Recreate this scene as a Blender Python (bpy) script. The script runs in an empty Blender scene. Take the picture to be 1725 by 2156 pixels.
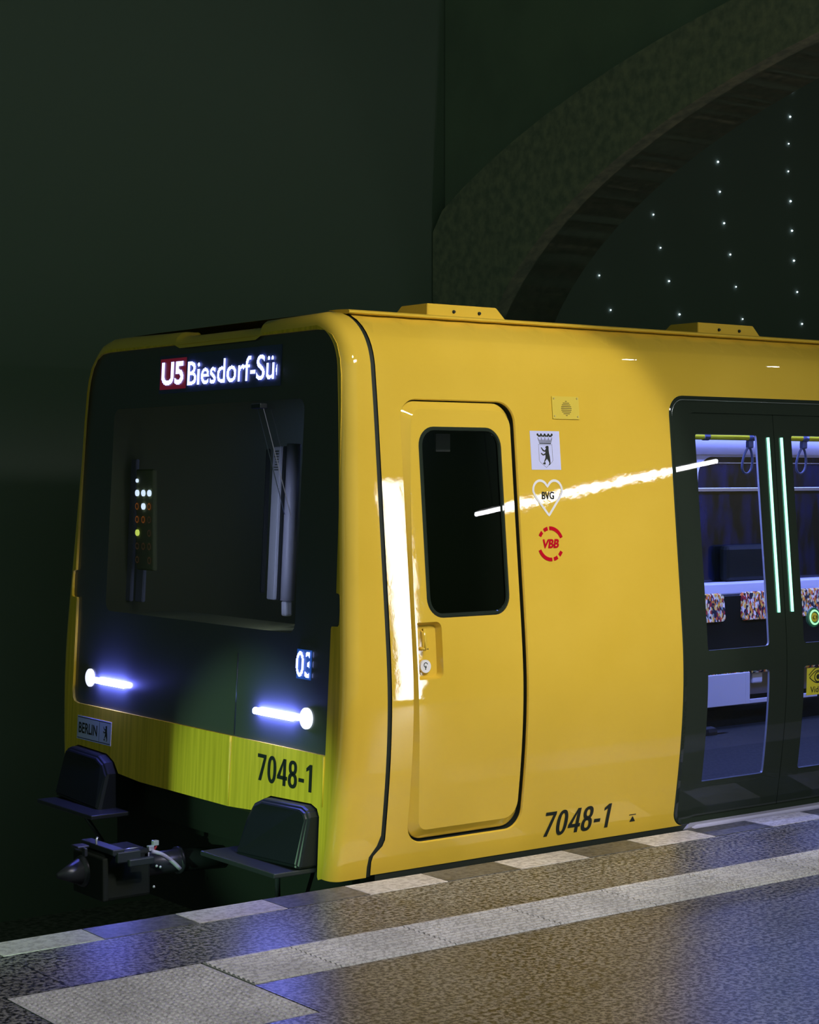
import bpy, bmesh, math, random
import numpy as np
from mathutils import Vector, Matrix
from mathutils.geometry import delaunay_2d_cdt

random.seed(7)
S = bpy.context.scene
COL = S.collection
PI = math.pi

# ------------------------------------------------------------------ camera, world, lights, exposure
cam = bpy.data.cameras.new('camera'); camo = bpy.data.objects.new('camera', cam); COL.objects.link(camo)
cam.sensor_fit = 'VERTICAL'; cam.sensor_height = 36.0
cam.lens = 3888.0 / 2156.0 * 36.0
cam.clip_start = 0.05; cam.clip_end = 200
yaw, pitch = 0.92483, 0.02006
fwd = Vector((math.cos(yaw) * math.cos(pitch), math.sin(yaw) * math.cos(pitch), -math.sin(pitch)))
camo.location = (0.0, -6.3, 1.72)
camo.rotation_euler = fwd.to_track_quat('-Z', 'Y').to_euler()
S.camera = camo

S.view_settings.view_transform = 'Standard'
S.view_settings.look = 'None'
S.view_settings.exposure = 0.0
S.view_settings.gamma = 1.0
S.view_settings.use_curve_mapping = False
S.cycles.max_bounces = 8
S.cycles.diffuse_bounces = 3
S.cycles.glossy_bounces = 4
S.cycles.transparent_max_bounces = 12
S.cycles.sample_clamp_indirect = 6.0
S.cycles.caustics_refractive = False

W = bpy.data.worlds.new('station_hall'); S.world = W; W.use_nodes = True
W.node_tree.nodes['Background'].inputs[0].default_value = (0.62, 1.0, 0.66, 1)
W.node_tree.nodes['Background'].inputs[1].default_value = 0.24

def lamp(name, kind, loc, aim, energy, color, **kw):
    l = bpy.data.lights.new(name, kind); l.energy = energy; l.color = color
    for k, v in kw.items(): setattr(l, k, v)
    o = bpy.data.objects.new(name, l); COL.objects.link(o); o.location = loc
    o.rotation_euler = (Vector(aim) - Vector(loc)).to_track_quat('-Z', 'Y').to_euler()
    return o
# platform lighting
lamp('platform_spotlight', 'SPOT', (4.6, -3.6, 4.6), (5.28, 0.1, 1.32), 450, (1.0, 0.97, 0.9),
     spot_size=math.radians(34), spot_blend=0.25, shadow_soft_size=0.07)
lamp('platform_area_light', 'AREA', (6.6, -4.8, 4.6), (5.9, 0.0, 0.9), 17, (1.0, 0.96, 0.95),
     shape='RECTANGLE', size=3.6, size_y=0.5, spread=math.radians(48))
lamp('platform_fill_spot', 'SPOT', (3.2, -3.0, 4.8), (2.9, -1.3, 0.0), 240, (1.0, 0.90, 1.0),
     spot_size=math.radians(60), spot_blend=0.6, shadow_soft_size=0.15)  # added unseen spot that fills the left of the platform
# added unseen spot throwing cold light along the nose of the train
lamp('nose_fill_spot', 'SPOT', (-2.2, -2.6, 0.75), (4.45, 0.80, 0.25), 1400, (0.5, 1.0, 0.6),
     spot_size=math.radians(11.5), spot_blend=0.65, shadow_soft_size=0.03)
# inside the train
lamp('post_fill_light', 'AREA', (4.60, 0.90, 1.42), (4.74, 1.08, 1.42), 1.1, (0.62, 0.66, 1.0), shape='RECTANGLE', size=0.03, size_y=0.7)  # added unseen light that brightens the right window post
lamp('post_fill_light', 'AREA', (4.62, 1.75, 1.38), (4.78, 2.45, 1.38), 0.16, (0.6, 0.68, 1.0), shape='RECTANGLE', size=0.03, size_y=0.5)  # added unseen light for the left window post
for k, y in enumerate((0.75, 2.05)):
    lamp('saloon_lamp', 'AREA', (9.6, y, 2.17), (9.6, y + (0.15 if k else -0.1), 0.0), 110, (0.19, 0.26, 1.0),
         shape='RECTANGLE', size=7.2, size_y=0.18)

# ------------------------------------------------------------------ materials
def nodes_of(m):
    nt = m.node_tree
    return nt, nt.nodes, nt.links
def mat(name, col, rough=0.5, metal=0.0, spec=0.5, coat=0.0, coat_rough=0.03, emit=None, estr=0.0):
    m = bpy.data.materials.new(name); m.use_nodes = True
    b = m.node_tree.nodes['Principled BSDF']
    b.inputs['Base Color'].default_value = (*col, 1); b.inputs['Roughness'].default_value = rough
    b.inputs['Metallic'].default_value = metal; b.inputs['Specular IOR Level'].default_value = spec
    b.inputs['Coat Weight'].default_value = coat; b.inputs['Coat Roughness'].default_value = coat_rough
    if emit:
        b.inputs['Emission Color'].default_value = (*emit, 1); b.inputs['Emission Strength'].default_value = estr
    return m
def bump(m, scale, strength, dist=0.01, detail=3.0, target='Normal', kind='noise'):
    nt, N, L = nodes_of(m); b = N['Principled BSDF']
    tc = N.new('ShaderNodeTexCoord')
    t = N.new('ShaderNodeTexNoise'); t.inputs['Scale'].default_value = scale; t.inputs['Detail'].default_value = detail
    L.new(tc.outputs['Object'], t.inputs['Vector'])
    bp = N.new('ShaderNodeBump'); bp.inputs['Strength'].default_value = strength; bp.inputs['Distance'].default_value = dist
    L.new(t.outputs['Fac'], bp.inputs['Height'])
    if b.inputs[target].is_linked: L.new(b.inputs[target].links[0].from_socket, bp.inputs['Normal'])
    L.new(bp.outputs['Normal'], b.inputs[target])
    return m
def mottle(m, c1, c2, scale, detail=4.0, lo=0.35, hi=0.65, stretch=(1, 1, 1)):
    nt, N, L = nodes_of(m); b = N['Principled BSDF']
    tc = N.new('ShaderNodeTexCoord'); mp = N.new('ShaderNodeMapping'); mp.inputs['Scale'].default_value = stretch
    t = N.new('ShaderNodeTexNoise'); t.inputs['Scale'].default_value = scale; t.inputs['Detail'].default_value = detail
    L.new(tc.outputs['Object'], mp.inputs['Vector']); L.new(mp.outputs['Vector'], t.inputs['Vector'])
    r = N.new('ShaderNodeValToRGB')
    r.color_ramp.elements[0].position = lo; r.color_ramp.elements[0].color = (*c1, 1)
    r.color_ramp.elements[1].position = hi; r.color_ramp.elements[1].color = (*c2, 1)
    L.new(t.outputs['Fac'], r.inputs['Fac']); L.new(r.outputs['Color'], b.inputs['Base Color'])
    return m

YEL = mat('yellow_paint', (0.80, 0.52, 0.045), 0.6, spec=0.0, coat=1.0, coat_rough=0.0)
YEL.node_tree.nodes['Principled BSDF'].inputs['Coat IOR'].default_value = 1.8
mottle(YEL, (0.78, 0.51, 0.052), (0.82, 0.54, 0.062), 2.3)
bump(YEL, 13.0, 0.10, 0.0019, 3.0, 'Coat Normal')
bump(YEL, 260.0, 0.06, 0.00028, 2.0, 'Coat Normal')
YELF = mat('yellow_front_panel', (0.78, 0.5, 0.04), 0.55, spec=0.08, coat=0.06, coat_rough=0.15)
mottle(YELF, (0.60, 0.40, 0.03), (0.82, 0.54, 0.045), 5.0, 4.0, 0.3, 0.62, (1, 9, 0.35))
BLK = mat('black_rubber', (0.020, 0.026, 0.021), 0.5, spec=0.3)
GLOSSBLK = mat('black_gloss', (0.022, 0.030, 0.023), 0.012, spec=0.5)
SCREEN = mat('black_screen_print', (0.06, 0.066, 0.06), 0.45, spec=0.4, coat=0.5, coat_rough=0.03)
DARK = mat('dark_metal', (0.03, 0.034, 0.04), 0.35, metal=0.2)
UNDER = mat('underframe_black', (0.012, 0.016, 0.012), 0.7, spec=0.2)
STEEL = mat('steel', (0.55, 0.57, 0.62), 0.3, metal=1.0)
BRIGHT = mat('bright_metal', (0.8, 0.82, 0.88), 0.22, metal=0.6)
LAV = mat('white_sticker', (0.60, 0.62, 0.95), 0.35)
WHITE = mat('white_paint', (0.82, 0.8, 0.84), 0.4)
PRINT = mat('black_print', (0.016, 0.021, 0.017), 0.5, spec=0.3)
REDP = mat('red_print', (0.52, 0.002, 0.016), 0.5, spec=0.08)
HEADL = mat('headlight_lens', (0.9, 0.9, 1.0), 0.3, emit=(0.72, 0.75, 1.0), estr=1.25)
BARL = mat('headlight_bar', (0.9, 0.9, 1.0), 0.3, emit=(0.15, 0.17, 1.0), estr=105.0)
LEDW = mat('led_white', (0.8, 0.8, 0.9), 0.4, emit=(0.34, 0.40, 1.0), estr=4.0)
LEDB = mat('led_matrix', (0.045, 0.06, 0.15), 0.5)
LEDR = mat('led_red_field', (0.05, 0.01, 0.02), 0.5, emit=(1.0, 0.05, 0.14), estr=0.085)
LEDBLUE = mat('led_blue_field', (0.03, 0.06, 0.12), 0.5, emit=(0.02, 0.12, 0.6), estr=0.42)
GREEN = mat('green_led', (0.6, 1, 0.8), 0.4, emit=(0.28, 1.0, 0.66), estr=2.2)
BTNW = mat('button_white', (0.8, 0.8, 0.9), 0.4, emit=(0.6, 0.7, 1.0), estr=2.2)
BTNY = mat('button_yellow', (0.8, 0.9, 0.2), 0.4, emit=(0.75, 0.9, 0.15), estr=1.2)
BTNO = mat('button_orange', (0.35, 0.10, 0.02), 0.5, emit=(0.5, 0.14, 0.02), estr=0.42)
BTND = mat('button_dim', (0.10, 0.08, 0.06), 0.5, emit=(0.4, 0.2, 0.08), estr=0.09)
STARM = mat('star_point', (0.9, 0.95, 1), 0.4, emit=(0.72, 0.88, 1.0), estr=3.0)
POLE = mat('pole_grey', (0.24, 0.25, 0.32), 0.4)
CABW = mat('cab_trim', (0.26, 0.28, 0.12), 0.8)
POST = mat('grey_post', (0.42, 0.44, 0.52), 0.5)
PANEL = mat('saloon_white_panel', (0.82, 0.83, 0.88), 0.35)
SFLOOR = mat('saloon_floor_covering', (0.16, 0.17, 0.20), 0.5)
mottle(SFLOOR, (0.03, 0.036, 0.036), (0.05, 0.056, 0.056), 40)
SDARK = mat('saloon_dark', (0.006, 0.009, 0.006), 0.5, spec=0.2)
YRAIL = mat('yellow_rail', (0.72, 0.66, 0.02), 0.3)
STRAP = mat('strap_grey', (0.10, 0.12, 0.22), 0.35)
RED = mat('red_plastic', (0.4, 0.02, 0.03), 0.4)
SIGNY = mat('sign_yellow', (0.62, 0.55, 0.04), 0.4)
SILL = mat('aluminium_sill', (0.56, 0.55, 0.78), 0.35, metal=0.2)
LAMPT = mat('tube_lamp', (1, 1, 1), 0.4, emit=(0.97, 0.97, 1.0), estr=34.0)
LAMPBX = mat('light_panel', (1, 1, 1), 0.4, emit=(0.97, 0.97, 1.0), estr=12.0)

# seat moquette: multicoloured confetti
MOQ = mat('seat_moquette', (0.3, 0.2, 0.2), 0.8)
def moquette():
    nt, N, L = nodes_of(MOQ); b = N['Principled BSDF']
    tc = N.new('ShaderNodeTexCoord'); mp = N.new('ShaderNodeMapping'); mp.inputs['Scale'].default_value = (1.6, 1, 0.8)
    v = N.new('ShaderNodeTexVoronoi'); v.inputs['Scale'].default_value = 56
    L.new(tc.outputs['Object'], mp.inputs['Vector']); L.new(mp.outputs['Vector'], v.inputs['Vector'])
    sp = N.new('ShaderNodeSeparateColor'); L.new(v.outputs['Color'], sp.inputs['Color'])
    r = N.new('ShaderNodeValToRGB'); r.color_ramp.interpolation = 'CONSTANT'
    cols = [(0.0, (0.015, 0.015, 0.02)), (0.27, (0.9, 0.22, 0.02)), (0.41, (0.95, 0.85, 0.35)), (0.55, (0.40, 0.02, 0.02)),
            (0.66, (0.95, 0.55, 0.05)), (0.78, (0.30, 0.38, 0.30)), (0.87, (1.0, 0.9, 0.7))]
    e = r.color_ramp.elements
    e[0].position, e[0].color = cols[0][0], (*cols[0][1], 1); e[1].position, e[1].color = cols[1][0], (*cols[1][1], 1)
    for p, c in cols[2:]:
        x = e.new(p); x.color = (*c, 1)
    L.new(sp.outputs[0], r.inputs['Fac']); L.new(r.outputs['Color'], b.inputs['Base Color'])
moquette()

def glass(name, tint, refl=1.0, rough=0.0):
    m = bpy.data.materials.new(name); m.use_nodes = True
    nt, N, L = nodes_of(m); N.clear()
    o = N.new('ShaderNodeOutputMaterial'); t = N.new('ShaderNodeBsdfTransparent'); t.inputs[0].default_value = (*tint, 1)
    g = N.new('ShaderNodeBsdfGlossy'); g.inputs['Roughness'].default_value = rough
    f = N.new('ShaderNodeFresnel'); f.inputs['IOR'].default_value = 1.5
    mx = N.new('ShaderNodeMixShader')
    L.new(f.outputs[0], mx.inputs[0]); L.new(t.outputs[0], mx.inputs[1]); L.new(g.outputs[0], mx.inputs[2])
    L.new(mx.outputs[0], o.inputs[0])
    return m
GLASS_SCREEN = glass('windshield_glass', (0.55, 0.58, 0.56))
GLASS_CAB = glass('tinted_glass', (0.30, 0.32, 0.31))
GLASS_DOOR = glass('door_glass', (0.86, 0.88, 0.9))

def granite(name, c1, c2, c3, rough, scale=190.0, joints=None):
    m = mat(name, c1, rough, spec=0.4)
    nt, N, L = nodes_of(m); b = N['Principled BSDF']
    tc = N.new('ShaderNodeTexCoord')
    n1 = N.new('ShaderNodeTexNoise'); n1.inputs['Scale'].default_value = scale * 0.55; n1.inputs['Detail'].default_value = 3.0
    n1.inputs['Roughness'].default_value = 0.7
    n2 = N.new('ShaderNodeTexNoise'); n2.inputs['Scale'].default_value = 3.0; n2.inputs['Detail'].default_value = 5.0
    for n in (n1, n2): L.new(tc.outputs['Object'], n.inputs['Vector'])
    r = N.new('ShaderNodeValToRGB'); e = r.color_ramp.elements
    e[0].position = 0.42; e[0].color = (*c3, 1); e[1].position = 0.57; e[1].color = (*c2, 1)
    x = e.new(0.48); x.color = (*c1, 1)
    L.new(n1.outputs['Fac'], r.inputs['Fac'])
    mr = N.new('ShaderNodeMapRange'); mr.inputs[1].default_value = 0.3; mr.inputs[2].default_value = 0.7
    mr.inputs[3].default_value = 0.78; mr.inputs[4].default_value = 1.12
    L.new(n2.outputs['Fac'], mr.inputs[0])
    mul = N.new('ShaderNodeVectorMath'); mul.operation = 'SCALE'
    L.new(r.outputs['Color'], mul.inputs[0]); L.new(mr.outputs[0], mul.inputs['Scale'])
    out = mul.outputs[0]
    if joints:
        br = N.new('ShaderNodeTexBrick'); br.inputs['Scale'].default_value = 1.0
        br.inputs['Mortar Size'].default_value = 0.0035; br.inputs['Mortar Smooth'].default_value = 0.0
        br.inputs['Brick Width'].default_value = joints[0]; br.inputs['Row Height'].default_value = joints[1]
        br.inputs['Color1'].default_value = (1, 1, 1, 1); br.inputs['Color2'].default_value = (0.88, 0.88, 0.88, 1)
        br.inputs['Mortar'].default_value = (0.25, 0.25, 0.25, 1)
        mp = N.new('ShaderNodeMapping'); mp.inputs['Location'].default_value = (joints[2], joints[3], 0)
        L.new(tc.outputs['Object'], mp.inputs['Vector']); L.new(mp.outputs[0], br.inputs['Vector'])
        m2 = N.new('ShaderNodeVectorMath'); m2.operation = 'MULTIPLY'
        L.new(out, m2.inputs[0]); L.new(br.outputs['Color'], m2.inputs[1]); out = m2.outputs[0]
    L.new(out, b.inputs['Base Color'])
    bp = N.new('ShaderNodeBump'); bp.inputs['Strength'].default_value = 0.12; bp.inputs['Distance'].default_value = 0.002
    L.new(n1.outputs['Fac'], bp.inputs['Height']); L.new(bp.outputs['Normal'], b.inputs['Normal'])
    return m
GRAN = granite('platform_granite', (0.12, 0.12, 0.115), (0.38, 0.37, 0.34), (0.015, 0.015, 0.014), 0.36, 95, (1.05, 0.72, 0.35, 0.31))
KW = granite('kerb_light_stone', (0.62, 0.58, 0.56), (0.72, 0.68, 0.66), (0.50, 0.46, 0.44), 0.5, 60)
KD = granite('kerb_dark_stone', (0.11, 0.105, 0.10), (0.16, 0.155, 0.15), (0.07, 0.07, 0.07), 0.38, 60)
TACT = granite('tactile_concrete', (0.74, 0.72, 0.72), (0.84, 0.82, 0.81), (0.52, 0.50, 0.49), 0.6, 120)
STONE = mat('vault_stone', (0.13, 0.12, 0.10), 0.9); mottle(STONE, (0.24, 0.25, 0.21), (0.42, 0.38, 0.29), 14, 8)
WALLM = mat('tunnel_wall', (0.13, 0.13, 0.125), 0.9); mottle(WALLM, (0.22, 0.255, 0.21), (0.26, 0.30, 0.24), 1.5)
VAULT = mat('dark_blue_vault', (0.21, 0.255, 0.22), 0.8)
BALL = mat('trackbed', (0.10, 0.095, 0.09), 0.95); mottle(BALL, (0.10, 0.10, 0.10), (0.3, 0.29, 0.28), 25)

# ------------------------------------------------------------------ object helpers
def link(name, bm, m, parent=None, smooth=False, label=None):
    me = bpy.data.meshes.new(name); bm.to_mesh(me); bm.free()
    for mm in (m if isinstance(m, (list, tuple)) else [m]): me.materials.append(mm)
    if smooth:
        for p in me.polygons: p.use_smooth = True
    o = bpy.data.objects.new(name, me); COL.objects.link(o)
    if parent: o.parent = parent
    if label: o['label'] = label
    return o
def struct(name, bm, m, smooth=False):
    o = link(name, bm, m, None, smooth); o['kind'] = 'structure'; return o
def tag(o, label, cat, group=None):
    o['label'] = label; o['category'] = cat
    if group: o['group'] = group
    return o
def empty(name, loc):
    o = bpy.data.objects.new(name, None); COL.objects.link(o); o.location = loc; return o
def box(bm, lo, hi, bev=0.0, seg=2):
    g = bmesh.ops.create_cube(bm, size=1.0)
    c = [(a + b) / 2 for a, b in zip(lo, hi)]; s = [abs(b - a) for a, b in zip(lo, hi)]
    for v in g['verts']: v.co = Vector((c[0] + v.co.x * s[0], c[1] + v.co.y * s[1], c[2] + v.co.z * s[2]))
    if bev > 0:
        es = list({e for v in g['verts'] for e in v.link_edges})
        bmesh.ops.bevel(bm, geom=es, offset=bev, segments=seg, affect='EDGES', profile=0.5)
def boxm(name, lo, hi, m, parent=None, bev=0.0, smooth=False, label=None):
    bm = bmesh.new(); box(bm, lo, hi, bev); return link(name, bm, m, parent, smooth, label)
def tube(bm, pts, r, seg=10, caps=True, r2=None):
    pts = [Vector(p) for p in pts]; rings = []
    n = len(pts); up = None
    for i, p in enumerate(pts):
        t = (pts[min(i + 1, n - 1)] - pts[max(i - 1, 0)]).normalized()
        if up is None: up = Vector((0, 0, 1)) if abs(t.z) < 0.9 else Vector((1, 0, 0))
        a = t.cross(up).normalized(); b = a.cross(t).normalized(); up = b
        rr = r if r2 is None else r + (r2 - r) * i / (n - 1)
        rings.append([bm.verts.new(p + (a * math.cos(2 * PI * k / seg) + b * math.sin(2 * PI * k / seg)) * rr) for k in range(seg)])
    for i in range(n - 1):
        for k in range(seg):
            bm.faces.new((rings[i][k], rings[i][(k + 1) % seg], rings[i + 1][(k + 1) % seg], rings[i + 1][k]))
    if caps:
        bm.faces.new(rings[0][::-1]); bm.faces.new(rings[-1])
def tubem(name, pts, r, m, parent=None, seg=10, label=None, r2=None):
    bm = bmesh.new(); tube(bm, pts, r, seg, True, r2); return link(name, bm, m, parent, True, label)
def pip(x, y, poly):
    c = False; j = len(poly) - 1
    for i in range(len(poly)):
        xi, yi = poly[i]; xj, yj = poly[j]
        if (yi > y) != (yj > y) and x < (xj - xi) * (y - yi) / (yj - yi) + xi: c = not c
        j = i
    return c
def rrect(x0, x1, z0, z1, r, n=8):
    rs = r if isinstance(r, (tuple, list)) else (r,) * 4      # bl, br, tr, tl
    out = []
    for (cx, cz, a0, q) in ((x0 + rs[0], z0 + rs[0], PI, rs[0]), (x1 - rs[1], z0 + rs[1], 1.5 * PI, rs[1]),
                            (x1 - rs[2], z1 - rs[2], 0, rs[2]), (x0 + rs[3], z1 - rs[3], 0.5 * PI, rs[3])):
        for k in range(n + 1):
            a = a0 + 0.5 * PI * k / n
            out.append((cx + q * math.cos(a), cz + q * math.sin(a)))
    return out
def densify(poly, step):
    out = []
    for i, (x, y) in enumerate(poly):
        x2, y2 = poly[(i + 1) % len(poly)]; d = math.hypot(x2 - x, y2 - y); k = max(1, int(math.ceil(d / step)))
        for j in range(k): out.append((x + (x2 - x) * j / k, y + (y2 - y) * j / k))
    return out
def patch(bm, fmap, outer, holes=(), gx=0.25, gz=0.04, step=0.05, mi=0, fine=False):
    """triangulated patch of a 2D region (with holes) laid on the surface fmap(a, b)"""
    polys = [densify(outer, step)] + [densify(h, step) for h in holes]
    vs, es = [], []
    for p in polys:
        b = len(vs); vs += [Vector(q) for q in p]
        es += [(b + i, b + (i + 1) % len(p)) for i in range(len(p))]
    xs = [q[0] for q in outer]; zs = [q[1] for q in outer]
    if gx and gz:
        zl = [z for z in np.arange(min(zs) + gz / 2, max(zs), gz)]
        if fine: zl = [z for z in zl if z < 2.2] + list(np.arange(2.2, 2.425, 0.012))
        for x in np.arange(min(xs) + gx / 2, max(xs), gx):
            for z in zl:
                if pip(x, z, polys[0]) and not any(pip(x, z, h) for h in polys[1:]): vs.append(Vector((float(x), float(z))))
    r = delaunay_2d_cdt(vs, es, [], 0, 1e-6)
    V = [bm.verts.new(fmap(v.x, v.y)) for v in r[0]]
    for f in r[2]:
        cx = sum(r[0][i].x for i in f) / len(f); cy = sum(r[0][i].y for i in f) / len(f)
        if pip(cx, cy, polys[0]) and not any(pip(cx, cy, h) for h in polys[1:]):
            fc = bm.faces.new([V[i] for i in f]); fc.material_index = mi
    bmesh.ops.delete(bm, geom=[v for v in V if not v.link_faces], context='VERTS')
def ring(bm, f1, p1, f2, p2, mi=0):
    """strip joining two closed outlines with equal point counts"""
    q1, q2 = [], []
    n = len(p1)
    for i in range(n):
        u, v = Vector(p1[i]), Vector(p1[(i + 1) % n]); u2, v2 = Vector(p2[i]), Vector(p2[(i + 1) % n])
        k = max(1, int(math.ceil((v - u).length / 0.04)))
        for j in range(k): q1.append(u.lerp(v, j / k)); q2.append(u2.lerp(v2, j / k))
    a = [bm.verts.new(f1(*q)) for q in q1]; b = [bm.verts.new(f2(*q)) for q in q2]
    for i in range(len(a)):
        j = (i + 1) % len(a)
        f = bm.faces.new((a[i], a[j], b[j], b[i])); f.material_index = mi
def inset(poly, d):
    out = []; n = len(poly); ar = sum(poly[i][0] * poly[(i + 1) % n][1] - poly[(i + 1) % n][0] * poly[i][1] for i in range(n))
    s = 1 if ar > 0 else -1
    for i in range(n):
        p, q, r = Vector(poly[i - 1]), Vector(poly[i]), Vector(poly[(i + 1) % n])
        e1, e2 = (q - p), (r - q)
        if e1.length < 1e-9: e1 = e2
        if e2.length < 1e-9: e2 = e1
        e1.normalize(); e2.normalize()
        n1 = Vector((-e1.y, e1.x)) * s; n2 = Vector((-e2.y, e2.x)) * s
        b = (n1 + n2); b = b / max(0.4, (b.length ** 2) / 2) if b.length > 1e-6 else n1
        out.append((q.x + b.x * d, q.y + b.y * d))
    return out
def plate(bm, fmap, outer, t, holes=(), gx=0.0, gz=0.0, step=0.05, d0=0.0, mi=0):
    """patch standing t proud of the surface, with edge walls"""
    patch(bm, lambda a, b: fmap(a, b, d0 + t), outer, holes, gx, gz, step, mi)
    for p in [outer] + list(holes):
        q = densify(p, step)
        ring(bm, lambda a, b: fmap(a, b, d0), q, lambda a, b: fmap(a, b, d0 + t), q, mi)
def text_mesh(body, weight=0.0, space=1.0):
    c = bpy.data.curves.new('t', 'FONT'); c.body = body; c.size = 1.0; c.offset = weight; c.resolution_u = 6; c.space_character = space
    o = bpy.data.objects.new('t', c); COL.objects.link(o)
    dg = bpy.context.evaluated_depsgraph_get(); dg.update(); ev = o.evaluated_get(dg); me = ev.to_mesh()
    V = [(v.co.x, v.co.y) for v in me.vertices]; Fc = [tuple(p.vertices) for p in me.polygons]
    ev.to_mesh_clear(); bpy.data.objects.remove(o); bpy.data.curves.remove(c)
    x0 = min(v[0] for v in V); x1 = max(v[0] for v in V); y0 = min(v[1] for v in V); y1 = max(v[1] for v in V)
    return [((x - x0) / (x1 - x0), (y - y0) / (y1 - y0)) for x, y in V], Fc
def lettering(name, body, fmap, x0, x1, z0, z1, m, parent, weight=0.0, shear=0.0, d=0.0025, space=1.0):
    V, Fc = text_mesh(body, weight, space); bm = bmesh.new()
    w = x1 - x0; h = z1 - z0
    vs = [bm.verts.new(fmap(x0 + a * w + shear * b * h, z0 + b * h, d)) for a, b in V]
    for f in Fc:
        try: bm.faces.new([vs[i] for i in f])
        except ValueError: pass
    return link(name, bm, m, parent)
def digits(name, body, fmap, x0, x1, z0, z1, m, parent, t=0.165, shear=0.0, d=0.0025, to=None):
    """condensed numerals drawn from solid shapes"""
    adv = {'-': 0.42, '1': 0.50}
    tot = sum(adv.get(c, 0.64) for c in body); h = z1 - z0; bm = bmesh.new(); X = 0.0
    M = lambda a, b, q: fmap(x0 + (a / tot) * (x1 - x0) + shear * b * h, z0 + b * h, q)
    def poly(p): patch(bm, lambda a, b: M(a, b, d), p, (), 0, 0, 9.0)
    def oval(cx, cy, rx, ry, tx, ty):
        n = 32; P = lambda a, e, f: (cx + e * math.copysign(abs(math.cos(a)) ** 0.86, math.cos(a)), cy + f * math.copysign(abs(math.sin(a)) ** 0.86, math.sin(a)))
        o = [bm.verts.new(M(*P(2 * PI * k / n, rx, ry), d)) for k in range(n)]; i = [bm.verts.new(M(*P(2 * PI * k / n, rx - tx, ry - ty), d)) for k in range(n)]
        for k in range(n): bm.faces.new((o[k], o[(k + 1) % n], i[(k + 1) % n], i[k]))
    for c in body:
        w = 0.54
        if c == '7': poly([(X, 1), (X + w, 1), (X + w, 0.88), (X + 0.26, 0), (X + 0.26 - t * 1.08, 0), (X + w - t * 0.95, 0.86), (X, 0.86)])
        elif c == '0': oval(X + w / 2, 0.5, w / 2, 0.515, t, t * 0.85)
        elif c == '4':
            poly([(X + 0.33, 1), (X + 0.33 + t, 1), (X + 0.33 + t, 0), (X + 0.33, 0)])
            poly([(X + 0.33, 1), (X + 0.33 + t * 0.5, 1), (X + t * 0.9, 0.34), (X - 0.03, 0.34)]); poly([(X - 0.03, 0.36), (X + w + 0.04, 0.36), (X + w + 0.04, 0.22), (X - 0.03, 0.22)])
        elif c == '8': oval(X + w / 2, 0.745, w / 2 - 0.025, 0.268, t * 0.95, t * 0.78); oval(X + w / 2, 0.275, w / 2, 0.288, t, t * 0.8)
        elif c == '-': poly([(X, 0.43), (X + 0.32, 0.43), (X + 0.32, 0.29), (X, 0.29)])
        elif c == '1': poly([(X + 0.22, 1), (X + 0.36, 1), (X + 0.36, 0), (X + 0.36 - t, 0), (X + 0.36 - t, 0.80), (X + 0.02, 0.72), (X + 0.02, 0.85)])
        X += adv.get(c, 0.64)
    return part(name, bm, m, parent)
def stroke(bm, fmap, pts, w, d=0.0025, closed=True):
    n = len(pts); L, Rr = [], []
    for i in range(n):
        p = Vector(pts[i - 1] if (i or closed) else pts[i]); r = Vector(pts[(i + 1) % n] if (closed or i < n - 1) else pts[i])
        t = (r - p).normalized(); nn = Vector((-t.y, t.x)) * w / 2
        q = Vector(pts[i]); L.append(bm.verts.new(fmap(q.x + nn.x, q.y + nn.y, d))); Rr.append(bm.verts.new(fmap(q.x - nn.x, q.y - nn.y, d)))
    for i in range(n if closed else n - 1):
        j = (i + 1) % n; bm.faces.new((L[i], L[j], Rr[j], Rr[i]))
def flat_poly(bm, fmap, pts, d=0.0025):
    patch(bm, lambda a, b: fmap(a, b, d), pts, (), 0, 0, 1.0)

# ------------------------------------------------------------------ the station
PLAT_X0, PLAT_X1 = -6.0, 22.0
bm = bmesh.new(); box(bm, (PLAT_X0, -16.0, -1.05), (PLAT_X1, -1.432, 0.0)); box(bm, (PLAT_X0, -1.432, -1.05), (PLAT_X1, -0.03, -0.02))
box(bm, (PLAT_X0, -1.432, -0.02), (2.57, -0.685, 0.0)); box(bm, (3.312, -1.432, -0.02), (PLAT_X1, -1.035, 0.0))
box(bm, (PLAT_X0, -0.683, -0.02), (PLAT_X1, -0.188, 0.0))
struct('floor', bm, GRAN)
bm = bmesh.new(); x = 3.197 - 0.405 * 16; k = 0        # platform edge: light and dark blocks in turn
while x < 20:
    n0 = len(bm.faces); box(bm, (x, -0.186, -0.12), (x + 0.4035, 0.004, 0.0015), 0.002, 1)
    bm.faces.ensure_lookup_table()
    for f in bm.faces[n0:]: f.material_index = k % 2
    x += 0.405; k += 1
struct('trim_1', bm, [KD, KW])
bm = bmesh.new()                                        # ribbed guide strip
xs = [3.316, 3.675] + [3.675 + 0.511 * i for i in range(1, 28)]
nr = 11; wr = 0.346 / nr
for a, b in zip(xs[:-1], xs[1:]):
    box(bm, (a + 0.0015, -1.033, -0.018), (b - 0.0015, -0.686, 0.0))
    for r in range(nr):
        y0 = -1.0325 + r * wr
        p = [(y0 + wr * t, h) for t, h in ((0.05, 0.0), (0.2, 0.0055), (0.6, 0.0055), (0.75, 0.0))]
        A = [bm.verts.new((a + 0.003, y, z)) for y, z in p]; B = [bm.verts.new((b - 0.003, y, z)) for y, z in p]
        for i in range(3): bm.faces.new((A[i], A[i + 1], B[i + 1], B[i]))
        bm.faces.new(A); bm.faces.new(B[::-1])
struct('trim_2', bm, TACT)
bm = bmesh.new(); box(bm, (2.575, -1.428, -0.018), (3.306, -0.69, 0.0))   # studded warning plate
ns = 26
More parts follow.
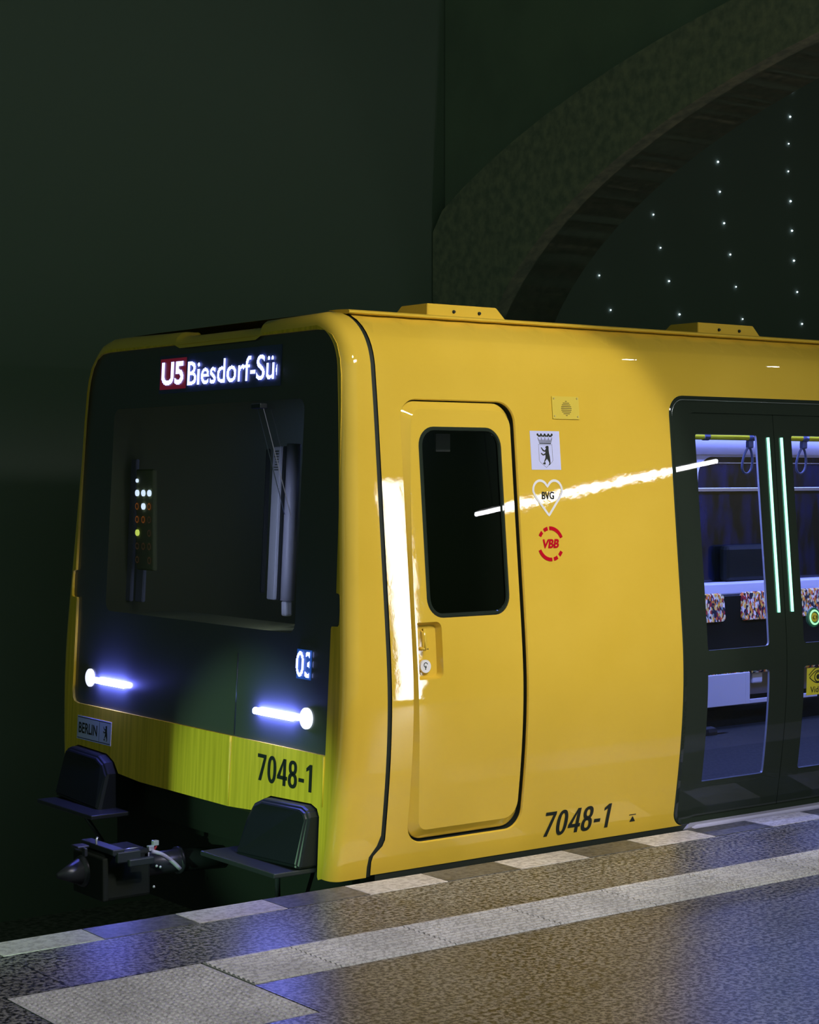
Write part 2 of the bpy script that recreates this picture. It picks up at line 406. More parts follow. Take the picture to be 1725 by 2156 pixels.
for i in range(ns):
    for j in range(ns):
        cx = 2.585 + (i + 0.5) * 0.711 / ns; cy = -1.42 + (j + 0.5) * 0.72 / ns
        lo = [bm.verts.new((cx + 0.0105 * math.cos(a), cy + 0.0105 * math.sin(a), 0.0)) for a in [k * PI / 4 for k in range(8)]]
        hi = [bm.verts.new((cx + 0.0062 * math.cos(a), cy + 0.0062 * math.sin(a), 0.0042)) for a in [k * PI / 4 for k in range(8)]]
        for k in range(8): bm.faces.new((lo[k], lo[(k + 1) % 8], hi[(k + 1) % 8], hi[k]))
        bm.faces.new(hi)
struct('trim_3', bm, TACT)
bm = bmesh.new(); box(bm, (-6, 0.0, -1.4), (22, 4.9, -1.15)); struct('floor_trackbed', bm, BALL)
bm = bmesh.new(); box(bm, (-6, 4.7, -1.15), (22, 5.0, 7.0)); struct('wall_back', bm, VAULT)
bm = bmesh.new(); box(bm, (14.5, -16, -1.15), (14.8, 4.7, 7.0)); struct('wall_end', bm, WALLM)
bm = bmesh.new(); box(bm, (-6, -10, 7.0), (22, 5.0, 7.25)); struct('ceiling', bm, WALLM)
def ell(a, b, n=48):
    return [(-1.0 + a * math.cos(t), 2.2 + b * math.sin(t)) for t in [PI * k / n for k in range(n + 1)]]
# transverse arch over the track: plain wall above, stone ring proud of it
inn = [(min(y, 4.69), z) for y, z in ell(5.2, 2.3)]
arch = [(4.69, -1.1), (4.69, 7.0), (-9.0, 7.0), (-9.0, 0.0), (-6.2, 0.0)] + inn[::-1] + [(4.2, -1.1)]
bm = bmesh.new()
for xx in (8.62, 9.1):
    patch(bm, lambda a, b, xx=xx: Vector((xx, a, b)), arch, (), 0, 0, 0.5)
q = densify(arch, 0.5); ring(bm, lambda a, b: Vector((8.62, a, b)), q, lambda a, b: Vector((9.1, a, b)), q)
struct('wall_portal', bm, WALLM)
bm = bmesh.new(); out = ell(6.7, 2.68); sec = []
for (yi, zi), (yo, zo) in zip(ell(5.2, 2.3), out):
    yo2 = min(yo, 4.685); sec.append([Vector((8.5, yi, zi)), Vector((8.5, yo2, zo)), Vector((8.62, yo2, zo)), Vector((9.1, yi, zi))])
prev = None
for s in sec:
    cur = [bm.verts.new(v) for v in s]
    if prev:
        for k in range(4): bm.faces.new((prev[k], prev[(k + 1) % 4], cur[(k + 1) % 4], cur[k]))
    prev = cur
struct('trim_4', bm, STONE)

# added unseen pillar that keeps the cold spot off one half of the nose
bm = bmesh.new(); box(bm, (0.2, -0.812, 0.0), (0.7, -0.442, 4.9), 0.01); box(bm, (0.15, -0.862, 0.0), (0.75, -0.392, 0.12), 0.01)
o = link('shade_pillar', bm, STONE); tag(o, 'added square pillar shading one half of the train nose', 'pillar')

# star lights on the dark vault wall
rows = [[(9.561, 3.056), (10.33, 3.056), (11.116, 3.062), (11.881, 3.062), (12.644, 3.058)],
        [(9.419, 3.329), (10.204, 3.328), (10.992, 3.332), (11.797, 3.334), (12.579, 3.336)],
        [(10.084, 3.602), (10.892, 3.601), (11.725, 3.605), (12.534, 3.609)],
        [(9.986, 3.867), (10.809, 3.868), (11.648, 3.866), (12.507, 3.87)],
        [(10.743, 4.128), (11.595, 4.128), (12.487, 4.127)],
        [(10.677, 4.386), (11.57, 4.379), (12.455, 4.386)],
        [(11.534, 4.628), (12.459, 4.628)], [(11.527, 4.876), (12.477, 4.866)], [(12.512, 5.095)], [(12.561, 5.322)]]
rown = ['row nearest the roof', 'second row above the roof', 'third row above the roof',
        'fourth row above the roof', 'fifth row above the roof', 'sixth row above the roof',
        'seventh row above the roof', 'eighth row above the roof',
        'ninth row above the roof', 'topmost row']
ordn = ['leftmost', 'second from left', 'third from left', 'fourth from left', 'fifth from left']
star0 = None
for ri, rw in enumerate(rows):
    for ci, (sx, sz) in enumerate(rw):
        if star0 is None:
            bm = bmesh.new(); bmesh.ops.create_uvsphere(bm, u_segments=10, v_segments=6, radius=0.0078)
            o = star0 = link('star_light', bm, STARM, None, True)
        else:
            o = star0.copy(); COL.objects.link(o)
        o.location = (sx, 4.692, sz); s = random.uniform(0.75, 1.1); o.scale = (s, s, s)
        pos = ordn[ci] + ' in' if len(rw) > 1 else 'alone in'
        tag(o, 'white star light, %s the %s' % (pos, rown[ri]), 'light', 'star lights on the vault')

# rails in the track pit
for y, w in ((0.66, 'nearer the platform'), (2.11, 'farther from the platform')):
    bm = bmesh.new(); box(bm, (-5.5, y - 0.035, -1.02), (20, y + 0.035, -0.975), 0.008); box(bm, (-5.5, y - 0.01, -1.13), (20, y + 0.01, -1.02))
    box(bm, (-5.5, y - 0.07, -1.15), (20, y + 0.07, -1.13))
    tag(link('running_rail', bm, DARK), 'dark steel running rail in the track pit, %s' % w, 'rail', 'running rails')

# lamps on the platform whose mirror images run over the paint
def tube_lamp(name, a, b, r, label):
    e = empty(name, a); A = Vector(a); B = Vector(b)
    d = (B - A); bm = bmesh.new(); tube(bm, [Vector((0, 0, 0)), d], r, 12); link('lamp_tube', bm, LAMPT, e, True)
    bm = bmesh.new(); tube(bm, [Vector((0, 0, r * 1.6)), d + Vector((0, 0, r * 1.6))], r * 0.8, 8); link('lamp_housing', bm, DARK, e, True)
    for t in (0.08, 0.92):
        p = d * t; bm = bmesh.new(); tube(bm, [p + Vector((0, 0, r * 2)), Vector((p.x, p.y, 7.0 - a[2]))], 0.008, 6); link('hanger', bm, DARK, e, True)
    tag(e, label, 'lamp')
tube_lamp('tube_lamp', (10.8, -3.6, 2.50), (10.8, -6.7, 2.575), 0.020, 'long white tube lamp hung across the platform hall')
e = empty('light_column', (8.2, -4.5, 0.0)); tag(e, 'tall narrow white light column standing on the platform', 'lamp')
boxm('light_panel', (-0.11, 0.0, 0.12), (0.11, 0.02, 2.5), LAMPBX, e, 0.006)
boxm('column_body', (-0.16, -0.12, 0.0), (0.16, 0.0, 2.6), DARK, e, 0.01)
for i, (x, y, z) in enumerate(((8.13, -1.0, 3.867), (9.51, -1.0, 3.917))):
    e = empty('downlight', (x, y, z))
    bm = bmesh.new(); bmesh.ops.create_cone(bm, cap_ends=True, segments=20, radius1=0.04, radius2=0.04, depth=0.02); link('lamp_lens', bm, LAMPT, e)
    bm = bmesh.new(); tube(bm, [(0, 0, 0.0101), (0, 0, 0.11)], 0.05, 16, True, 0.02); tube(bm, [(0, 0, 0.11), (0, 0, 7.0 - z)], 0.006, 6); link('lamp_hood', bm, DARK, e)
    tag(e, 'small round pendant lamp over the platform edge, %s' % ('in front of the arch' if i == 0 else 'behind the arch'), 'lamp', 'pendant lamps')

# ------------------------------------------------------------------ the train
train = empty('metro_train', (4.4, 1.386, -0.975))
tag(train, 'yellow underground train with black windscreen standing at the platform', 'train')
class _P: pass
TR = train
INV = Matrix.Translation(-Vector((4.4, 1.386, -0.975)))
_sub = []
def part(name, bm, m, parent=None, smooth=False, label=None):
    """meshes are drawn in station coordinates and then set under the train's origin"""
    bmesh.ops.transform(bm, matrix=INV, verts=bm.verts)
    return link(name, bm, m, parent or TR, smooth, label)
_lettering = lettering
def lettering(name, body, fmap, *a, **k):
    return _lettering(name, body, lambda x, z, d=0.0: fmap(x, z, d) + INV.translation, *a, **k)

PZ = np.array([-.3, -.05, .03, .1, .165, .21, .29, .35, .5, .65, .75, .85, .914, 1.01, 1.22, 1.44, 1.65, 1.9, 2.03, 2.13, 2.2, 2.25, 2.3, 2.35, 2.395, 2.43, 2.45])
PY = np.array([.165, .133, .121, .111, .101, .095, .083, .075, .060, .051, .0485, .0515, .0575, .066, .0845, .105, .1235, .1455, .157, .1665, .176, .188, .209, .245, .297, .36, .43])
zz = np.linspace(-0.3, 2.45, 1101); yy = np.interp(zz, PZ, PY)
def gsm(a, s):
    k = np.exp(-0.5 * (np.arange(-3 * s, 3 * s + 1) / s) ** 2); k /= k.sum()
    ap = np.concatenate([2 * a[0] - a[3 * s:0:-1], a, 2 * a[-1] - a[-2:-3 * s - 2:-1]])
    return np.convolve(ap, k, 'valid')
y1, y2 = gsm(yy, 48), gsm(yy, 8)
wgt = np.clip((zz - 1.95) / 0.25, 0, 1); yy = y1 * (1 - wgt) + y2 * wgt
dyy = np.gradient(yy, zz)
def prof(z): return float(np.interp(z, zz, yy))
def sm(x, z, d=0.0):
    """point on the side wall, d outward"""
    p = float(np.interp(z, zz, dyy)); n = Vector((0, -1, p)).normalized()
    return Vector((x, prof(z), z)) + n * d
YC = 1.386
def fx(z): return 4.4207 + 0.0547 * z
FN = Vector((-1, 0, 0.0547)).normalized()
def fm(y, z, d=0.0):
    """point on the raked front, d outward"""
    return Vector((fx(z), y, z)) + FN * d

# --- body side (platform side), with openings
DO = rrect(4.812, 5.468, 0.106, 2.055, (0.09, 0.09, 0.10, 0.09))          # cab door opening
PO = rrect(6.457, 7.977, -0.004, 2.111, (0.07, 0.07, 0.10, 0.10))         # passenger doorway
SW = rrect(8.45, 9.85, 0.98, 1.93, 0.09)
side_outer = [(4.632, -0.004), (14.0, -0.004), (14.0, 2.43), (4.696, 2.43), (4.696, 0.145), (4.684, 0.118), (4.660, 0.098), (4.640, 0.080), (4.632, 0.055)]
PO2 = [(x, max(z, 0.0)) for x, z in PO]
side_outer = [(4.632, -0.004), (6.527, -0.004)] + [q for q in PO if q[1] < 1.0 and q[0] < 7 and q[1] > -0.003][::-1]
# doorway reaches the skirt: trace it as a notch in the outline
notch = [q for q in PO]
lft = [q for q in PO if q[0] < 7.2]; rgt = [q for q in PO if q[0] >= 7.2]
bl = sorted([q for q in lft if q[1] < 1.0], key=lambda q: -q[0]); tl = sorted([q for q in lft if q[1] >= 1.0], key=lambda q: q[0] + q[1] * 5)
tr = sorted([q for q in rgt if q[1] >= 1.0], key=lambda q: q[0] - q[1] * 5); br = sorted([q for q in rgt if q[1] < 1.0], key=lambda q: q[0])
bl = sorted(bl, key=lambda q: (q[1], -q[0])); br = sorted(br, key=lambda q: (-q[1], -q[0]))
side_outer = ([(4.632, -0.004)] + bl + tl + tr + br +
              [(14.0, -0.004), (14.0, 2.43), (4.696, 2.43), (4.696, 0.145), (4.684, 0.118), (4.660, 0.098), (4.640, 0.080), (4.632, 0.055)])
bm = bmesh.new()
patch(bm, sm, side_outer, (DO, SW), 0.2, 0.03, 0.03, fine=True)
# edge of the cab door opening rolls inwards
ring(bm, lambda a, b: sm(a, b), DO, lambda a, b: sm(a, b, -0.006), inset(DO, 0.004))
ring(bm, lambda a, b: sm(a, b, -0.006), inset(DO, 0.004), lambda a, b: sm(a, b, -0.010), inset(DO, 0.0045))
ring(bm, lambda a, b: sm(a, b, -0.010), inset(DO, 0.0045), lambda a, b: sm(a, b, -0.045), inset(DO, 0.005), 1)
part('body_side', bm, [YEL, BLK], smooth=True)
def far(x, z, d=0.0):
    v = sm(x, z, d); v.y = 2 * YC - v.y; return v
bm = bmesh.new(); patch(bm, far, [(4.69, -0.004), (14, -0.004), (14, 2.43), (4.69, 2.43)], (), 0.5, 0.05, 0.05)
part('far_body_side', bm, YEL, smooth=True)
# roof
bm = bmesh.new(); rp = [(prof(2.43), 2.43), (0.42, 2.447), (0.7, 2.45), (YC, 2.45)]; rp = rp + [(2 * YC - y, z) for y, z in rp[-2::-1]]
a = [bm.verts.new((4.70, y, z)) for y, z in rp]; b = [bm.verts.new((14.0, y, z)) for y, z in rp]
for i in range(len(rp) - 1): bm.faces.new((a[i], b[i], b[i + 1], a[i + 1]))
part('roof', bm, YEL)
# gutter ledge along the roof edge
bm = bmesh.new(); gp = [(0.36, 2.428), (0.342, 2.430), (0.336, 2.434), (0.336, 2.442), (0.345, 2.447), (0.43, 2.4515), (0.50, 2.452)]
a = [bm.verts.new((4.672, y, z)) for y, z in gp]; b = [bm.verts.new((14.0, y, z)) for y, z in gp]
for i in range(len(gp) - 1): bm.faces.new((a[i], b[i], b[i + 1], a[i + 1]))
bm.faces.new(a)
part('roof_gutter', bm, YEL, smooth=False)
# roof boxes with two bolts each
for k, (x0, x1, x2) in enumerate(((5.168, 5.578, 5.639), (6.929, 7.342, 7.401))):
    bm = bmesh.new(); zb, zt = 2.4505, 2.507
    P = [(x0, 0.42, zb), (x2, 0.42, zb), (x2, 0.70, zb), (x0, 0.70, zb), (x0, 0.42, zt), (x1, 0.42, zt), (x1, 0.62, zt), (x0, 0.62, zt)]
    v = [bm.verts.new(p) for p in P]
    for f in ((0, 1, 5, 4), (1, 2, 6, 5), (2, 3, 7, 6), (3, 0, 4, 7), (4, 5, 6, 7)): bm.faces.new([v[i] for i in f])
    bmesh.ops.bevel(bm, geom=[e for e in bm.edges if not e.is_boundary], offset=0.003, segments=2, affect='EDGES')
    rb = part('roof_box', bm, YEL)
    for bx in (x0 + 0.153, x0 + 0.305):
        bm = bmesh.new()
        for r, d0, d1 in ((0.0085, 0.0, 0.004), (0.0065, 0.004, 0.009)):
            tube(bm, [(bx, 0.4195 - d0, 2.475), (bx, 0.4195 - d1, 2.475)], r, 8)
        part('bolt', bm, BLK, rb)

# --- cab nose: outline swept forward and rolled into the raked front
R_N = 0.062
pz = list(np.concatenate([np.arange(-0.012, 2.2, 0.045), np.arange(2.2, 2.43, 0.018)]))
right = [(prof(z), float(z)) for z in pz]
top = [(0.40, 2.437), (0.47, 2.437), (0.6, 2.435), (0.75, 2.433), (0.872, 2.431), (0.884, 2.424), (0.897, 2.408), (0.912, 2.402),
       (1.1, 2.402), (1.3, 2.402), (1.5, 2.402), (1.60, 2.402), (1.615, 2.408), (1.63, 2.420), (1.645, 2.425), (1.8, 2.427), (2.0, 2.43), (2.2, 2.433), (2.33, 2.435)]
OUT = right + top + [(2 * YC - y, z) for y, z in right[::-1]]
def oinset(d):
    q = [OUT[0]] + OUT[1:-1] + [OUT[-1]]; res = []
    for i, p in enumerate(q):
        a_, b_ = Vector(q[max(i - 1, 0)]), Vector(q[min(i + 1, len(q) - 1)])
        t = (b_ - a_).normalized(); nrm = Vector((t.y, -t.x))       # inward normal
        if i < len(right) or i >= len(q) - len(right): pass
        res.append((p[0] + nrm.x * d, p[1] + nrm.y * d))
    return res
def backx(z): return 4.672 if z > 0.145 else (4.672 - 0.062 * min(1.0, (0.145 - z) / 0.075))
bm = bmesh.new(); rings = []
rings.append([Vector((backx(z), y, z)) + Vector((0, 0.012 if y < YC else -0.012, 0)) for y, z in OUT])
rings.append([Vector((backx(z), y, z)) for y, z in OUT])
for t in (0.5,):
    rings.append([Vector((backx(z) * (1 - t) + (fx(z) + R_N) * t, y, z)) for y, z in OUT])
NA = 8
for k in range(NA + 1):
    a = 0.5 * PI * k / NA; o2 = oinset(R_N * (1 - math.cos(a)))
    rings.append([Vector((fx(z) + R_N * (1 - math.sin(a)), y, z)) for y, z in o2])
RV = [[bm.verts.new(v) for v in r] for r in rings]
for r1, r2 in zip(RV[:-1], RV[1:]):
    for i in range(len(r1) - 1): bm.faces.new((r1[i], r1[i + 1], r2[i + 1], r2[i]))
last = oinset(R_N)
# front face with the screen opening and the step cut-outs along its lower edge
low = [(0.214, -0.012), (0.222, 0.0), (0.226, 0.255), (0.245, 0.288), (0.291, 0.303), (0.611, 0.293), (0.69, 0.262), (0.742, 0.209), (0.967, 0.196)]
lowm = low + [(2 * YC - y, z) for y, z in low[::-1]]
front_outer = last + lowm[::-1]
SCR = [(0.2, 0.519), (0.2, 1.0), (0.2, 1.062), (0.196, 1.072), (0.150, 1.074), (0.142, 1.082), (0.140, 1.10), (0.140, 1.19), (0.145, 1.208), (0.155, 1.214),
       (0.172, 1.216), (0.176, 1.4), (0.184, 1.7), (0.196, 2.0), (0.208, 2.15), (0.222, 2.22), (0.25, 2.285), (0.29, 2.328), (0.345, 2.351), (0.42, 2.358), (0.6, 2.358), (1.0, 2.358)]
scr_l = [(2 * YC - y, z) for y, z in SCR][::-1]
scr_l = scr_l[:-1] + [(2.572, 0.58), (2.565, 0.545), (2.548, 0.527), (2.51, 0.519)]
SCREENP = SCR + scr_l
patch(bm, lambda y, z: fm(y, z), front_outer, (SCREENP,), 0.12, 0.12, 0.06, 1)
SCD = densify(SCREENP, 0.06)
ring(bm, lambda y, z: fm(y, z), SCD, lambda y, z: fm(y, z, -0.018), SCD, 1)
nose = part('cab_nose', bm, [YEL, YELF], smooth=True)
nose.data.set_sharp_from_angle(angle=math.radians(35))
# upright seam between the nose's door and its side
bm = bmesh.new(); tube(bm, [fm(0.966, 0.20, 0.001), fm(0.966, 0.3, 0.003), fm(0.966, 0.518, 0.003)], 0.006, 8); part('panel_seam', bm, YELF, smooth=True)
bm = bmesh.new(); tube(bm, [fm(0.206, 0.30, 0.002), fm(0.206, 0.515, 0.002)], 0.004, 8); part('panel_seam', bm, YELF, smooth=True)
bm = bmesh.new(); tube(bm, [fm(0.960, 0.525, -0.012), fm(0.957, 0.9, -0.012)], 0.0035, 8); part('screen_seam', bm, DARK, smooth=True)
# rubber gasket between nose and body
bm = bmesh.new()
gpath = [(4.684, z) for z in np.linspace(2.425, 0.15, 60)] + [(4.676, 0.122), (4.655, 0.101), (4.632, 0.086), (4.620, 0.066), (4.619, 0.03), (4.619, -0.012)]
sid = [[bm.verts.new(sm(x + dx, float(z), -0.006)) for x, z in gpath] for dx in (-0.022, 0.022)]
for i in range(len(gpath) - 1): bm.faces.new((sid[0][i], sid[0][i + 1], sid[1][i + 1], sid[1][i]))
part('gasket', bm, BLK, smooth=True)

# --- windscreen: printed black border with a clear pane
PANE = rrect(0.50, 2.272, 1.02, 2.06, 0.05)
bm = bmesh.new(); patch(bm, lambda y, z: fm(y, z, -0.014), SCREENP, (PANE,), 0.15, 0.15, 0.08)
ws = part('windscreen', bm, SCREEN, smooth=True)
bm = bmesh.new(); patch(bm, lambda y, z: fm(y, z, -0.0142), PANE, (), 0, 0, 0.3); bmesh.ops.reverse_faces(bm, faces=bm.faces); part('windscreen_pane', bm, GLASS_SCREEN, ws)
for (y0, z0, y1_, z1_, d) in ((0.86, 2.025, 0.595, 1.545, 0.004), (0.81, 2.03, 0.535, 1.53, 0.006)):
    bm = bmesh.new(); tube(bm, [fm(y0, z0, d), fm(y1_, z1_, d)], 0.0022, 6); part('wiper_arm', bm, POLE, ws, True)
boxw = bmesh.new(); box(boxw, (4.505, 0.80, 2.022), (4.545, 0.88, 2.045), 0.004); part('wiper_pivot', boxw, DARK, ws)

# --- LED displays: square pixels sampled from lettering
def pixel_text(body, fmap, y0, y1_, z0, z1_, nrow, parent, name, weight=0.012, cut=None):
    """y0 -> left end of the text seen from the front (larger Y), y1_ right end"""
    V, Fc = text_mesh(body, weight)
    tris = [[V[i] for i in f] for f in Fc]
    ph = (z1_ - z0) / nrow; ncol = max(2, int(abs(y1_ - y0) / (ph * 1.0)))
    bm = bmesh.new()
    boxes = [(min(p[0] for p in t), max(p[0] for p in t), min(p[1] for p in t), max(p[1] for p in t), t) for t in tris]
    for r in range(nrow):
        b = (r + 0.5) / nrow; cand = [t for t in boxes if t[2] <= b <= t[3]]
        c = 0
        while c < ncol:
            a = (c + 0.5) / ncol
            if any(t[0] <= a <= t[1] and pip(a, b, t[4]) for t in cand):
                st = c
                while c < ncol and any(t[0] <= (c + 0.5) / ncol <= t[1] and pip((c + 0.5) / ncol, b, t[4]) for t in cand): c += 1
                if cut is None or st / ncol < cut:
                    e1 = c / ncol if cut is None else min(c / ncol, cut)
                    ya = y0 + (y1_ - y0) * st / ncol; yb = y0 + (y1_ - y0) * e1; za = z0 + r * ph; zb = za + ph * 0.86
                    v = [bm.verts.new(fmap(yq, zq, 0.007)) for yq, zq in ((ya, za), (yb, za), (yb, zb), (ya, zb))]
                    bm.faces.new(v)
            else: c += 1
    return part(name, bm, LEDW, parent)
bm = bmesh.new(); plate(bm, fm, [(0.70, 2.125), (1.81, 2.125), (1.81, 2.31), (0.70, 2.31)], 0.004, d0=-0.014)
dsp = part('destination_display', bm, LEDB)
fmd = lambda y, z, d=0.0: fm(y, z, -0.010 + d)
bm = bmesh.new(); plate(bm, fmd, [(1.545, 2.143), (1.795, 2.143), (1.795, 2.294), (1.545, 2.294)], 0.003); part('line_field', bm, LEDR, dsp, label='dark red line number field')
pixel_text('U5', fmd, 1.775, 1.56, 2.163, 2.277, 24, dsp, 'line_number', 0.03)
pixel_text('Biesdorf-Süd', fmd, 1.520, 0.655, 2.155, 2.270, 26, dsp, 'destination_text', 0.012, cut=0.925)
bm = bmesh.new(); plate(bm, fm, [(0.355, 0.828), (0.466, 0.828), (0.466, 0.957), (0.355, 0.957)], 0.004, d0=-0.014)
nd = part('run_number_display', bm, LEDBLUE)
pixel_text('03', fmd, 0.462, 0.338, 0.838, 0.950, 26, nd, 'run_number', 0.012, cut=0.855)

# --- headlights: round lens and light bar on each side
for sgn, yc_ in ((1, 0.372), (-1, 2.400)):
    bm = bmesh.new()
    for (r0, d0_, r1, d1_) in ((0.047, -0.014, 0.047, -0.006), (0.047, -0.006, 0.043, -0.003), (0.043, -0.003, 0.02, 0.003), (0.02, 0.003, 0.001, 0.004)):
        n = 28; ring(bm, lambda a, b: fm(a, b, d0_), [(yc_ + r0 * math.cos(2 * PI * k / n), 0.661 + r0 * math.sin(2 * PI * k / n)) for k in range(n)],
                     lambda a, b: fm(a, b, d1_), [(yc_ + r1 * math.cos(2 * PI * k / n), 0.661 + r1 * math.sin(2 * PI * k / n)) for k in range(n)])
    hl = part('headlight', bm, HEADL, smooth=True)
    bm = bmesh.new(); ya, yb = yc_ + sgn * 0.086, yc_ + sgn * 0.392
    tube(bm, [fm(ya + (yb - ya) * t, 0.656, 0.004) for t in np.linspace(0, 1, 8)], 0.016, 12)
    part('light_bar', bm, BARL, hl, True)

# --- lettering and plates on the nose (text runs towards smaller Y seen from the front)
def front_text(name, body, ya, yb, z0, z1_, m, parent=None, **k):
    return lettering(name, body, lambda t, z, d=0.0: fm(ya + (yb - ya) * t, z, d), 0.0, 1.0, z0, z1_, m, parent or TR, **k)
digits('fleet_number', '7048-1', lambda t, z, d: fm(0.728 - t, z, d), 0.0, 0.455, 0.350, 0.468, PRINT, TR)
bm = bmesh.new(); plate(bm, fm, [(2.121, 0.336), (2.495, 0.336), (2.495, 0.457), (2.121, 0.457)], 0.003)
cp = part('city_plate', bm, LAV, label='lavender plate with city name and bear')
bm = bmesh.new(); stroke(bm, fm, [(2.128, 0.343), (2.488, 0.343), (2.488, 0.450), (2.128, 0.450)], 0.004, 0.0035); part('plate_border', bm, PRINT, cp)
bm = bmesh.new(); stroke(bm, fm, [(2.247, 0.345), (2.247, 0.448)], 0.003, 0.0035, False); part('plate_divider', bm, PRINT, cp)
front_text('plate_text', 'BERLIN', 2.476, 2.270, 0.369, 0.424, PRINT, cp, weight=0.02, d=0.0036)
BEAR = [(485, 640), (505, 637), (512, 650), (510, 680), (513, 720), (520, 760), (523, 800), (524, 830), (520, 850), (505, 860), (500, 855), (510, 840), (508, 825),
        (495, 800), (485, 785), (475, 800), (462, 815), (470, 840), (460, 852), (440, 845), (438, 830), (452, 830), (455, 805), (465, 785), (470, 765), (470, 740),
        (455, 748), (440, 748), (425, 735), (420, 720), (430, 718), (445, 735), (470, 722), (472, 705), (455, 705), (440, 695), (428, 670), (422, 660), (432, 655),
        (445, 675), (460, 690), (470, 688), (480, 668), (472, 655)]
def bear(x0, x1, z0, z1_):
    return [(x0 + (u - 420) / 104 * (x1 - x0), z1_ - (v - 637) / 223 * (z1_ - z0)) for u, v in BEAR]
bm = bmesh.new(); flat_poly(bm, fm, bear(2.205, 2.158, 0.353, 0.434), 0.0036); part('plate_bear', bm, PRINT, cp)

# --- step fairings below the nose, one each side
for sgn in (1, -1):
    my = (lambda y: y) if sgn == 1 else (lambda y: 2 * YC - y)
    F1 = [(0.236, 0.04), (0.236, 0.255), (0.25, 0.283), (0.292, 0.297), (0.605, 0.287), (0.675, 0.258), (0.715, 0.205), (0.73, 0.02)]
    bm = bmesh.new(); lay = []
    for off, ins in ((0.12, 0.0), (-0.035, 0.0), (-0.052, 0.007), (-0.060, 0.02)):
        c = (0.46, 0.14); lay.append([bm.verts.new((fx(z) + off + max(0, 0.2 - z) * -0.25, my(y + (c[0] - y) * ins / 0.25), z + (c[1] - z) * ins / 0.15)) for y, z in F1])
    for l1, l2 in zip(lay[:-1], lay[1:]):
        for i in range(len(F1)):
            j = (i + 1) % len(F1); bm.faces.new((l1[i], l1[j], l2[j], l2[i]))
    bm.faces.new(lay[-1]); bmesh.ops.recalc_face_normals(bm, faces=bm.faces)
    bmesh.ops.bevel(bm, geom=[e for e in bm.edges if e.calc_face_angle(0) > 0.6], offset=0.008, segments=2, affect='EDGES')
    sf = part('step_fairing', bm, mat('fairing_plastic', (0.010, 0.012, 0.016), 0.4, spec=0.3) if sgn == 1 else bpy.data.materials['fairing_plastic'], smooth=False)
    bm = bmesh.new(); ys = sorted((my(0.25), my(0.86))); box(bm, (4.22, ys[0], 0.012), (4.44, ys[1], 0.034), 0.005); part('step_plate', bm, DARK, sf)
    bm = bmesh.new(); tube(bm, [(4.36, my(0.44), 0.012), (4.44, my(0.56), -0.17)], 0.012, 8); part('step_bracket', bm, DARK, sf, True)

# --- underframe and coupler
bm = bmesh.new(); box(bm, (4.66, 0.30, -0.45), (14.0, 2.47, 0.10)); box(bm, (4.60, 0.5, -0.02), (4.70, 2.27, 0.30)); part('underframe', bm, UNDER)
bm = bmesh.new(); box(bm, (4.66, 0.13, -0.16), (14.0, 0.24, -0.003)); part('side_sill', bm, BLK)
bm = bmesh.new()
tube(bm, [(4.75, YC, -0.14), (4.40, YC, -0.12), (4.18, YC, -0.12)], 0.055, 16); tube(bm, [(4.42, YC, -0.12), (4.40, YC, -0.12)], 0.066, 16)
cpl = part('coupler', bm, DARK, smooth=True)
bm = bmesh.new(); box(bm, (3.95, YC - 0.11, -0.24), (4.2, YC + 0.11, -0.02), 0.015); box(bm, (3.93, YC - 0.15, -0.23), (3.96, YC + 0.15, -0.03), 0.008); part('coupler_head', bm, UNDER, cpl)
bm = bmesh.new()
tube(bm, [(3.945, YC + 0.05, -0.12), (3.91, YC + 0.05, -0.12)], 0.085, 24, True, 0.065); tube(bm, [(3.91, YC + 0.05, -0.12), (3.80, YC + 0.05, -0.125)], 0.062, 24, True, 0.012)
part('coupling_cone', bm, DARK, cpl, True)
bm = bmesh.new(); box(bm, (3.96, YC - 0.19, -0.015), (4.02, YC + 0.13, 0.012), 0.004); box(bm, (3.98, YC - 0.20, -0.05), (4.10, YC - 0.17, 0.0), 0.005); part('contact_box', bm, DARK, cpl)
bm = bmesh.new(); box(bm, (4.0, YC - 0.10, -0.02), (4.05, YC - 0.02, 0.0), 0.004); box(bm, (4.005, YC - 0.11, -0.05), (4.045, YC - 0.03, -0.025), 0.004); part('contact_block', bm, BRIGHT, cpl)
bm = bmesh.new(); tube(bm, [(4.06, YC - 0.06, -0.03), (4.13, YC - 0.06, -0.025), (4.19, YC - 0.05, -0.03)], 0.009, 8); part('air_pipe', bm, BRIGHT, cpl, True)
bm = bmesh.new()
for i, (x, z) in enumerate(((4.205, -0.022), (4.18, -0.05), (4.155, -0.075), (4.23, 0.0))):
    box(bm, (x - 0.014, YC - 0.11, z - 0.012), (x + 0.014, YC - 0.085, z + 0.012), 0.003)
part('valve_block', bm, BRIGHT, cpl)
bm = bmesh.new(); tube(bm, [(4.215, YC - 0.1, -0.04), (4.235, YC - 0.1, -0.015)], 0.006, 8); part('valve_lever', bm, RED, cpl, label='small red valve lever')
pts = [(4.20 + 0.15 * t, YC - 0.12, -0.035 - 0.012 * math.sin(t * 2.2) - 0.09 * t * t) for t in np.linspace(0, 1, 10)]
bm = bmesh.new(); tube(bm, pts, 0.010, 8); part('air_hose', bm, mat('grey_hose', (0.5, 0.5, 0.58), 0.35), cpl, True)
bm = bmesh.new(); tube(bm, [(3.965, YC - 0.02, 0.0), (3.965, YC - 0.02, 0.035), (3.972, YC - 0.02, 0.045)], 0.005, 8); part('release_hook', bm, BRIGHT, cpl, True)
